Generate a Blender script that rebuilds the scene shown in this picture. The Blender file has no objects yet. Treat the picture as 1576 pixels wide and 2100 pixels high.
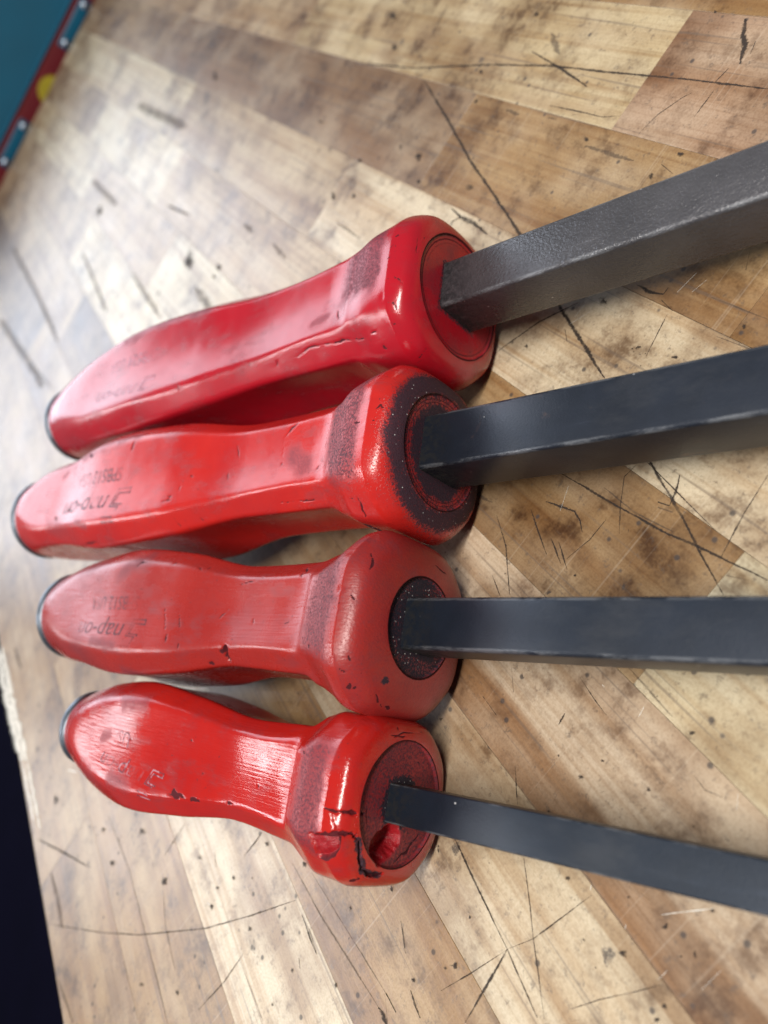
import bpy, bmesh, math, random
import numpy as np
from mathutils import Matrix, Vector
from mathutils.bvhtree import BVHTree

# ------------------------------------------------------------------ camera, world, lamps, exposure
scene = bpy.context.scene
col = scene.collection
U = 0.17                      # metres from bench top to lens; photo-derived lengths are multiples of it
CAM_RIGHT = Vector((-0.45431, -0.55912, -0.69353))
CAM_DOWN = Vector((-0.52247, 0.79779, -0.30091))
CAM_FWD = Vector((0.72154, 0.22564, -0.65457))
cam_data = bpy.data.cameras.new('camera')
cam = bpy.data.objects.new('camera', cam_data)
col.objects.link(cam)
m = Matrix.Identity(4)
for i in range(3):
    m[i][0], m[i][1], m[i][2] = CAM_RIGHT[i], -CAM_DOWN[i], -CAM_FWD[i]
m[2][3] = U
cam.matrix_world = m
cam_data.sensor_fit = 'VERTICAL'
cam_data.sensor_height = 36.0
cam_data.lens = 1640.0 / 2100.0 * 36.0
cam_data.clip_start = 0.01
cam_data.clip_end = 60.0
cam_data.dof.use_dof = True
cam_data.dof.focus_distance = 1.20 * U
cam_data.dof.aperture_fstop = 10.2
scene.camera = cam

world = bpy.data.worlds.new('World')
scene.world = world
world.use_nodes = True
bg = world.node_tree.nodes['Background']
bg.inputs[0].default_value = (0.80, 0.88, 1.0, 1)
bg.inputs[1].default_value = 0.16

def area(name, loc, target, sx, sy, watts, color):
    d = bpy.data.lights.new(name, 'AREA')
    d.shape = 'RECTANGLE'; d.size = sx; d.size_y = sy; d.energy = watts; d.color = color
    o = bpy.data.objects.new(name, d)
    o.location = loc
    o.rotation_euler = (Vector(target) - Vector(loc)).to_track_quat('-Z', 'Y').to_euler()
    col.objects.link(o)
    return o
# open shop door beyond the far end of the bench, a window past its left side, ceiling strip lamp overhead
area('shop_door_light', (3.4, 0.95, 1.25), (0.2, 0.1, 0.0), 2.2, 2.2, 68.0, (0.78, 0.87, 1.0))
area('window_light', (1.85, 1.95, 1.35), (0.2, 0.1, 0.05), 0.55, 0.7, 10.0, (0.92, 0.95, 1.0))
area('strip_and_added_light', (-0.40, -0.12, 1.35), (0.12, 0.05, 0.0), 1.1, 0.12, 35.0, (1.0, 0.96, 0.90))
area('strip_and_added_light', (0.72, 1.18, 1.02), (0.15, 0.02, 0.02), 0.8, 0.10, 7.0, (0.95, 0.97, 1.0))  # added strip lamp, placed for edge highlights on shafts and handle ridges

scene.view_settings.view_transform = 'Standard'
scene.view_settings.look = 'None'
scene.view_settings.gamma = 1.0
scene.view_settings.exposure = 0.0
scene.render.engine = 'CYCLES'
scene.cycles.max_bounces = 6
scene.cycles.diffuse_bounces = 3
scene.cycles.glossy_bounces = 3
scene.cycles.transparent_max_bounces = 10
scene.cycles.caustics_reflective = False
scene.cycles.caustics_refractive = False

# ------------------------------------------------------------------ helpers
def link(name, me, mats=None, parent=None, smooth=False):
    o = bpy.data.objects.new(name, me)
    col.objects.link(o)
    if mats is not None and len(me.materials) == 0:
        me.materials.append(mats)
    if parent is not None:
        o.parent = parent
    if smooth:
        me.polygons.foreach_set('use_smooth', [True] * len(me.polygons))
    return o

def tag(o, label, cat, group=None):
    o['label'] = label; o['category'] = cat
    if group: o['group'] = group

def box_bm(x0, x1, y0, y1, z0, z1, bev=0.0, seg=2):
    bm = bmesh.new()
    bmesh.ops.create_cube(bm, size=1.0)
    for v in bm.verts:
        v.co = Vector(((x0 + x1) / 2 + v.co.x * (x1 - x0), (y0 + y1) / 2 + v.co.y * (y1 - y0), (z0 + z1) / 2 + v.co.z * (z1 - z0)))
    if bev > 0:
        bmesh.ops.bevel(bm, geom=list(bm.edges), offset=bev, segments=seg, affect='EDGES', profile=0.5)
    return bm

def mesh_of(bm, name):
    me = bpy.data.meshes.new(name); bm.to_mesh(me); bm.free(); return me

class NT:
    """small node-graph helper"""
    def __init__(self, name):
        self.m = bpy.data.materials.new(name); self.m.use_nodes = True
        self.t = self.m.node_tree; self.t.nodes.clear()
        self.out = self.n('ShaderNodeOutputMaterial')
    def n(self, typ, **kw):
        nd = self.t.nodes.new(typ)
        for k, v in kw.items(): setattr(nd, k, v)
        return nd
    def set(self, sock, v):
        if hasattr(v, 'is_output') or isinstance(v, bpy.types.NodeSocket): self.t.links.new(v, sock)
        elif isinstance(v, (tuple, list)):
            sock.default_value = tuple(v) + ((1.0,) if len(v) == 3 and len(sock.default_value) == 4 else ())
        else: sock.default_value = v
    def math(self, op, a, b=0.0, c=0.0, clamp=False):
        nd = self.n('ShaderNodeMath', operation=op, use_clamp=clamp)
        self.set(nd.inputs[0], a); self.set(nd.inputs[1], b); self.set(nd.inputs[2], c)
        return nd.outputs[0]
    def vmath(self, op, a, b):
        nd = self.n('ShaderNodeVectorMath', operation=op)
        self.set(nd.inputs[0], a); self.set(nd.inputs[1], b)
        return nd.outputs[0]
    def mix(self, fac, a, b, blend='MIX'):
        nd = self.n('ShaderNodeMix', data_type='RGBA', blend_type=blend)
        self.set(nd.inputs[0], fac); self.set(nd.inputs[6], a); self.set(nd.inputs[7], b)
        return nd.outputs[2]
    def mixf(self, fac, a, b):
        nd = self.n('ShaderNodeMix', data_type='FLOAT')
        self.set(nd.inputs[0], fac); self.set(nd.inputs[2], a); self.set(nd.inputs[3], b)
        return nd.outputs[0]
    def ramp(self, f, lo, hi, a=0.0, b=1.0):
        nd = self.n('ShaderNodeMapRange', interpolation_type='SMOOTHSTEP')
        self.set(nd.inputs[0], f); self.set(nd.inputs[1], lo); self.set(nd.inputs[2], hi); self.set(nd.inputs[3], a); self.set(nd.inputs[4], b)
        return nd.outputs[0]
    def noise(self, vec, scale, detail=3.0, rough=0.55, dist=0.0):
        nd = self.n('ShaderNodeTexNoise')
        if vec is not None: self.set(nd.inputs['Vector'], vec)
        self.set(nd.inputs['Scale'], scale); self.set(nd.inputs['Detail'], detail); self.set(nd.inputs['Roughness'], rough); self.set(nd.inputs['Distortion'], dist)
        return nd.outputs[0]
    def voro(self, vec, scale, feature='F1', rnd=1.0):
        nd = self.n('ShaderNodeTexVoronoi', feature=feature)
        self.set(nd.inputs['Vector'], vec); self.set(nd.inputs['Scale'], scale); self.set(nd.inputs['Randomness'], rnd)
        return nd
    def mapping(self, vec, scale=(1, 1, 1), loc=(0, 0, 0), rot=(0, 0, 0)):
        nd = self.n('ShaderNodeMapping')
        self.set(nd.inputs[0], vec); nd.inputs[1].default_value = loc; nd.inputs[2].default_value = rot; nd.inputs[3].default_value = scale
        return nd.outputs[0]
    def coord(self, kind='Object'):
        return self.n('ShaderNodeTexCoord').outputs[kind]
    def bump(self, h, strength, dist, normal=None):
        nd = self.n('ShaderNodeBump'); self.set(nd.inputs['Height'], h); self.set(nd.inputs['Strength'], strength); self.set(nd.inputs['Distance'], dist)
        if normal is not None: self.set(nd.inputs['Normal'], normal)
        return nd.outputs[0]
    def bsdf(self, color, rough=0.5, metal=0.0, normal=None, spec=0.5, coat=0.0, coat_rough=0.1, sss=0.0):
        b = self.n('ShaderNodeBsdfPrincipled')
        self.set(b.inputs['Base Color'], color); self.set(b.inputs['Roughness'], rough); self.set(b.inputs['Metallic'], metal)
        self.set(b.inputs['Specular IOR Level'], spec); self.set(b.inputs['Coat Weight'], coat); self.set(b.inputs['Coat Roughness'], coat_rough)
        if normal is not None: self.set(b.inputs['Normal'], normal)
        return b.outputs[0]
    def done(self, shader):
        self.t.links.new(shader, self.out.inputs[0]); return self.m

# ------------------------------------------------------------------ materials
def wood_material():
    g = NT('maple_stave')
    oc = g.coord('Object')
    oi = g.n('ShaderNodeObjectInfo')
    rnd = oi.outputs['Random']
    off = g.n('ShaderNodeCombineXYZ')
    g.set(off.inputs[0], g.math('MULTIPLY', rnd, 7.3)); g.set(off.inputs[1], g.math('MULTIPLY', rnd, 3.1)); g.set(off.inputs[2], g.math('MULTIPLY', rnd, 5.7))
    p = g.vmath('ADD', oc, off.outputs[0])
    base = oi.outputs['Color']
    # long grain: broad figure, then fibres
    gr0 = g.noise(g.mapping(p, (2.2, 62, 9)), 1.0, 3.0, 0.62, 0.9)
    gr1 = g.noise(g.mapping(p, (6, 230, 20)), 1.0, 2.0, 0.6, 0.5)
    gr2 = g.noise(g.mapping(p, (16, 1100, 60)), 1.0, 1.0, 0.6)
    c = g.mix(g.ramp(gr0, 0.42, 0.68, 0.0, 0.60), base, g.mix(1.0, base, (0.72, 0.56, 0.40), 'MULTIPLY'))
    c = g.mix(g.ramp(gr1, 0.44, 0.70, 0.0, 0.7), c, g.mix(1.0, c, (0.68, 0.55, 0.42), 'MULTIPLY'))
    c = g.mix(g.ramp(gr2, 0.5, 0.75, 0.0, 0.3), c, g.mix(1.0, c, (0.62, 0.50, 0.40), 'MULTIPLY'))
    # heartwood streak along one long side, strength carried by the stave
    sep = g.n('ShaderNodeSeparateXYZ'); g.set(sep.inputs[0], oc)
    wob = g.math('MULTIPLY', g.math('SUBTRACT', g.noise(g.mapping(p, (14, 70, 1)), 1.0, 3.0), 0.5), 0.012)
    edge = g.ramp(g.math('ADD', sep.outputs[1], wob), 0.0052, 0.0085)
    heart = g.math('MULTIPLY', edge, g.n('ShaderNodeObjectInfo').outputs['Alpha'])
    heart = g.math('MULTIPLY', heart, g.ramp(gr1, 0.25, 0.65, 0.65, 1.0))
    c = g.mix(heart, c, g.mix(gr2, (0.15, 0.070, 0.026), (0.27, 0.14, 0.060)))
    # cloudy colour, worn pale blotches, grey dirt
    cl = g.noise(g.mapping(p, (25, 45, 25)), 1.0, 2.0, 0.6)
    c = g.mix(g.ramp(cl, 0.40, 0.75, 0.0, 0.28), c, (0.58, 0.50, 0.37))
    smud = g.noise(p, 17.0, 4.0, 0.62)
    c = g.mix(g.ramp(smud, 0.43, 0.66, 0.0, 0.85), c, g.mix(1.0, c, (0.52, 0.43, 0.36), 'MULTIPLY'))
    dirt = g.noise(p, 85.0, 4.0, 0.74)
    c = g.mix(g.math('MULTIPLY', g.ramp(dirt, 0.47, 0.70), g.ramp(smud, 0.35, 0.62, 0.42, 1.0)), c, g.mix(1.0, c, (0.36, 0.29, 0.25), 'MULTIPLY'))
    dirt2 = g.noise(p, 380.0, 3.0, 0.78)
    c = g.mix(g.ramp(dirt2, 0.56, 0.74, 0.0, 0.6), c, (0.095, 0.07, 0.055))
    # black pin-prick specks and tiny chips
    v = g.voro(p, 230.0)
    keep = g.n('ShaderNodeSeparateXYZ'); g.set(keep.inputs[0], v.outputs['Color'])
    sp = g.math('MULTIPLY', g.ramp(v.outputs['Distance'], 0.10, 0.22, 1.0, 0.0), g.math('GREATER_THAN', keep.outputs[0], g.ramp(smud, 0.35, 0.7, 0.97, 0.62)))
    v2 = g.voro(p, 62.0)
    keep2 = g.n('ShaderNodeSeparateXYZ'); g.set(keep2.inputs[0], v2.outputs['Color'])
    d2 = g.math('ADD', v2.outputs['Distance'], g.math('MULTIPLY', g.math('SUBTRACT', dirt2, 0.5), 0.45))
    sp2 = g.math('MULTIPLY', g.ramp(d2, 0.03, 0.13, 1.0, 0.0), g.math('GREATER_THAN', keep2.outputs[1], g.ramp(smud, 0.35, 0.7, 0.94, 0.66)))
    spk = g.math('MULTIPLY', g.math('MAXIMUM', sp, sp2), 0.78)
    c = g.mix(g.ramp(g.noise(p, 1500.0, 1.0, 0.6), 0.40, 0.66, 0.0, 0.30), c, g.mix(1.0, c, (0.60, 0.52, 0.45), 'MULTIPLY'))
    c = g.mix(spk, c, (0.03, 0.024, 0.024))
    # fine pale cross-scratches in the worn varnish
    s1 = g.noise(g.mapping(p, (1500, 22, 1), rot=(0, 0, 0.62)), 1.0, 0.0, 0.5)
    s2 = g.noise(g.mapping(p, (1100, 16, 1), rot=(0, 0, -0.5)), 1.0, 0.0, 0.5)
    scr = g.math('MAXIMUM', g.ramp(s1, 0.70, 0.86, 0.0, 0.10), g.ramp(s2, 0.72, 0.88, 0.0, 0.08))
    c = g.mix(scr, c, (0.70, 0.62, 0.50))
    s3 = g.noise(g.mapping(p, (14, 900, 1), rot=(0, 0, 0.9)), 1.0, 0.0, 0.5)
    c = g.mix(g.ramp(s3, 0.70, 0.80, 0.0, 0.45), c, (0.12, 0.09, 0.07))
    rough = g.mixf(cl, 0.26, 0.52)
    rough = g.mixf(spk, rough, 0.8)
    h = g.math('ADD', g.math('MULTIPLY', gr2, 0.35), g.math('MULTIPLY', dirt2, 0.7))
    nrm = g.bump(h, 0.30, 0.0004)
    return g.done(g.bsdf(c, rough, 0.0, nrm, 0.5, coat=0.32, coat_rough=0.30))

def mark_material(name, color, strength):
    g = NT(name)
    uv = g.coord('UV')
    oc = g.coord('Object')
    sep = g.n('ShaderNodeSeparateXYZ'); g.set(sep.inputs[0], uv)
    across = g.math('ABSOLUTE', g.math('SUBTRACT', sep.outputs[1], 0.5))
    n = g.noise(oc, 1100.0, 2.0, 0.65)
    n2 = g.noise(oc, 190.0, 2.0, 0.6)
    w = g.math('ADD', across, g.math('MULTIPLY', g.math('SUBTRACT', n, 0.5), 0.75))
    a = g.ramp(w, 0.12, 0.42, 1.0, 0.0)
    a = g.math('MULTIPLY', a, g.ramp(n2, 0.24, 0.54, 0.35, 1.0))
    a = g.math('MULTIPLY', a, strength)
    a = g.math('MULTIPLY', a, g.ramp(across, 0.40, 0.5, 1.0, 0.0))
    b = g.bsdf(color, 0.75, 0.0, None, 0.2)
    tr = g.n('ShaderNodeBsdfTransparent').outputs[0]
    mx = g.n('ShaderNodeMixShader'); g.set(mx.inputs[0], a); g.set(mx.inputs[1], tr); g.set(mx.inputs[2], b)
    return g.done(mx.outputs[0])

def handle_material(name, base, deep, rough0, brushed, grain):
    g = NT(name)
    oc = g.coord('Object')
    at = g.n('ShaderNodeAttribute', attribute_name='wear')
    sp = g.n('ShaderNodeSeparateColor'); g.set(sp.inputs[0], at.outputs['Color'])
    grime, mark, scuff, gouge = sp.outputs[0], sp.outputs[1], sp.outputs[2], at.outputs['Alpha']
    lo = g.noise(oc, 38.0, 4.0, 0.6, 0.3)
    c = g.mix(g.ramp(lo, 0.35, 0.72, 0.0, 0.6), base, deep)
    dul = g.ramp(g.noise(g.mapping(oc, (60, 130, 130)), 1.0, 4.0, 0.68), 0.50, 0.72)
    c = g.mix(g.math('MULTIPLY', dul, 0.42), c, (0.16, 0.028, 0.034))
    fine = g.noise(oc, 2200.0, 2.0, 0.7)
    mid = g.noise(oc, 1500.0, 3.0, 0.75)
    # handling dirt in the pores, thin everywhere
    c = g.mix(g.ramp(g.noise(oc, 800.0, 3.0, 0.8), 0.60, 0.76, 0.0, 0.55), c, (0.07, 0.02, 0.025))
    # hairline cuts
    s1 = g.noise(g.mapping(oc, (500, 30, 30), rot=(0, 0.2, 0.5)), 1.0, 2.0, 0.5)
    s2 = g.noise(g.mapping(oc, (26, 420, 420), rot=(0, 0.1, 0.2)), 1.0, 2.0, 0.5)
    hair = g.math('MAXIMUM', g.ramp(s1, 0.735, 0.79, 0.0, 0.5), g.ramp(s2, 0.735, 0.79, 0.0, 0.45))
    c = g.mix(hair, c, (0.10, 0.012, 0.016))
    sm = g.math('MULTIPLY', scuff, g.ramp(mid, 0.30, 0.62, 0.45, 1.0))
    c = g.mix(g.math('MULTIPLY', sm, 0.85), c, (0.088, 0.026, 0.038))
    gm = g.math('ADD', grime, g.math('MULTIPLY', g.math('SUBTRACT', mid, 0.50), 2.0))
    gm = g.math('MULTIPLY', g.ramp(gm, 0.25, 0.85), g.ramp(grime, 0.02, 0.20))
    c = g.mix(g.math('MULTIPLY', gm, 0.93), c, g.mix(fine, (0.006, 0.008, 0.013), (0.030, 0.036, 0.050)))
    # bright dust grains caught in the dirt
    v = g.voro(oc, 1500.0)
    k = g.n('ShaderNodeSeparateXYZ'); g.set(k.inputs[0], v.outputs['Color'])
    dust = g.math('MULTIPLY', g.ramp(v.outputs['Distance'], 0.18, 0.30, 1.0, 0.0), g.math('GREATER_THAN', k.outputs[0], 0.93))
    dust = g.math('MULTIPLY', dust, g.math('MULTIPLY', gm, g.ramp(grime, 0.55, 0.85)))
    c = g.mix(g.math('MULTIPLY', dust, 0.8), c, (0.62, 0.62, 0.60))
    mk = g.ramp(g.math('ADD', mark, g.math('MULTIPLY', g.math('SUBTRACT', fine, 0.5), 0.7)), 0.35, 0.65)
    mk = g.math('MULTIPLY', mk, g.ramp(mark, 0.02, 0.15))
    c = g.mix(g.math('MULTIPLY', mk, 0.86), c, (0.026, 0.006, 0.010))
    c = g.mix(gouge, c, g.mix(mid, (0.14, 0.003, 0.006), (0.40, 0.016, 0.022)))
    r = g.math('ADD', rough0, g.math('MULTIPLY', g.math('SUBTRACT', g.noise(oc, 120.0, 4.0, 0.65), 0.5), 0.16))
    r = g.math('ADD', r, g.math('MULTIPLY', dul, 0.12)); r = g.mixf(sm, r, 0.62); r = g.mixf(gm, r, 0.6); r = g.mixf(mk, r, 0.7); r = g.mixf(gouge, r, 0.20)
    br = g.noise(g.mapping(oc, (45, 1500, 1500)), 1.0, 1.0, 0.6)
    h = g.math('MULTIPLY', br, brushed)
    h = g.math('ADD', h, g.math('MULTIPLY', mid, grain))
    h = g.math('ADD', h, g.math('MULTIPLY', g.math('MULTIPLY', gm, fine), 1.6))
    h = g.math('ADD', h, g.math('MULTIPLY', g.math('MULTIPLY', gouge, mid), 3.0))
    nrm = g.bump(h, 0.5, 0.00022)
    spec = g.mixf(g.math('MAXIMUM', gm, g.math('MAXIMUM', mk, g.math('MULTIPLY', sm, 0.7))), 0.5, 0.14)
    return g.done(g.bsdf(c, r, 0.0, nrm, spec))

def steel_material(name, base, rough0, grain_scale, grain, rust=0.0):
    g = NT(name)
    oc = g.coord('Object')
    n = g.noise(oc, 60.0, 4.0, 0.6)
    c = g.mix(g.ramp(n, 0.35, 0.7, 0.0, 0.7), base, tuple(x * 0.62 for x in base))
    fine = g.noise(oc, grain_scale, 3.0, 0.65)
    sm = g.noise(g.mapping(oc, (18, 120, 120)), 1.0, 5.0, 0.7, 0.6)
    c = g.mix(g.ramp(sm, 0.60, 0.74, 0.0, 0.35), c, tuple(min(1, x * 2.4 + 0.02) for x in base))
    if rust > 0:
        rs = g.noise(oc, 95.0, 6.0, 0.75, 1.2)
        c = g.mix(g.ramp(rs, 0.62, 0.74, 0.0, rust), c, (0.12, 0.065, 0.045))
    sx = g.n('ShaderNodeSeparateXYZ'); g.set(sx.inputs[0], oc)
    near = g.math('MULTIPLY', g.ramp(sx.outputs[0], 0.0, 0.012, 1.0, 0.0), g.ramp(g.noise(oc, 500.0, 4.0, 0.7), 0.38, 0.62))
    c = g.mix(near, c, (0.006, 0.006, 0.008))
    v = g.voro(oc, 700.0)
    k = g.n('ShaderNodeSeparateXYZ'); g.set(k.inputs[0], v.outputs['Color'])
    dust = g.math('MULTIPLY', g.ramp(v.outputs['Distance'], 0.12, 0.24, 1.0, 0.0), g.math('GREATER_THAN', k.outputs[0], 0.985))
    c = g.mix(dust, c, (0.5, 0.5, 0.5))
    ed = g.n('ShaderNodeAttribute', attribute_name='arris').outputs['Fac']
    ew = g.math('MULTIPLY', ed, g.ramp(g.noise(g.mapping(oc, (120, 400, 400)), 1.0, 4.0, 0.7), 0.42, 0.62))
    c = g.mix(g.math('MULTIPLY', ew, 0.30), c, (0.34, 0.35, 0.37))
    film = g.noise(g.mapping(oc, (30, 60, 60)), 1.0, 5.0, 0.72)
    c = g.mix(g.ramp(film, 0.52, 0.74, 0.0, 0.16), c, g.mix(0.5, c, (0.16, 0.155, 0.15)))
    r = g.math('ADD', rough0, g.math('MULTIPLY', g.math('SUBTRACT', film, 0.5), 0.14))
    r = g.mixf(near, r, 0.8)
    nrm = g.bump(fine, grain, 0.0004)
    return g.done(g.bsdf(c, r, 0.3, nrm, 0.6))

def plain(name, color, rough, metal=0.0, scale=80.0, var=0.25, spec=0.5):
    g = NT(name)
    oc = g.coord('Object')
    n = g.noise(oc, scale, 4.0, 0.6)
    c = g.mix(g.ramp(n, 0.3, 0.75, 0.0, 1.0), color, tuple(x * (1 - var) for x in color))
    return g.done(g.bsdf(c, g.math('ADD', rough, g.math('MULTIPLY', n, 0.12)), metal, g.bump(n, 0.15, 0.0004), spec))

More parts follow.
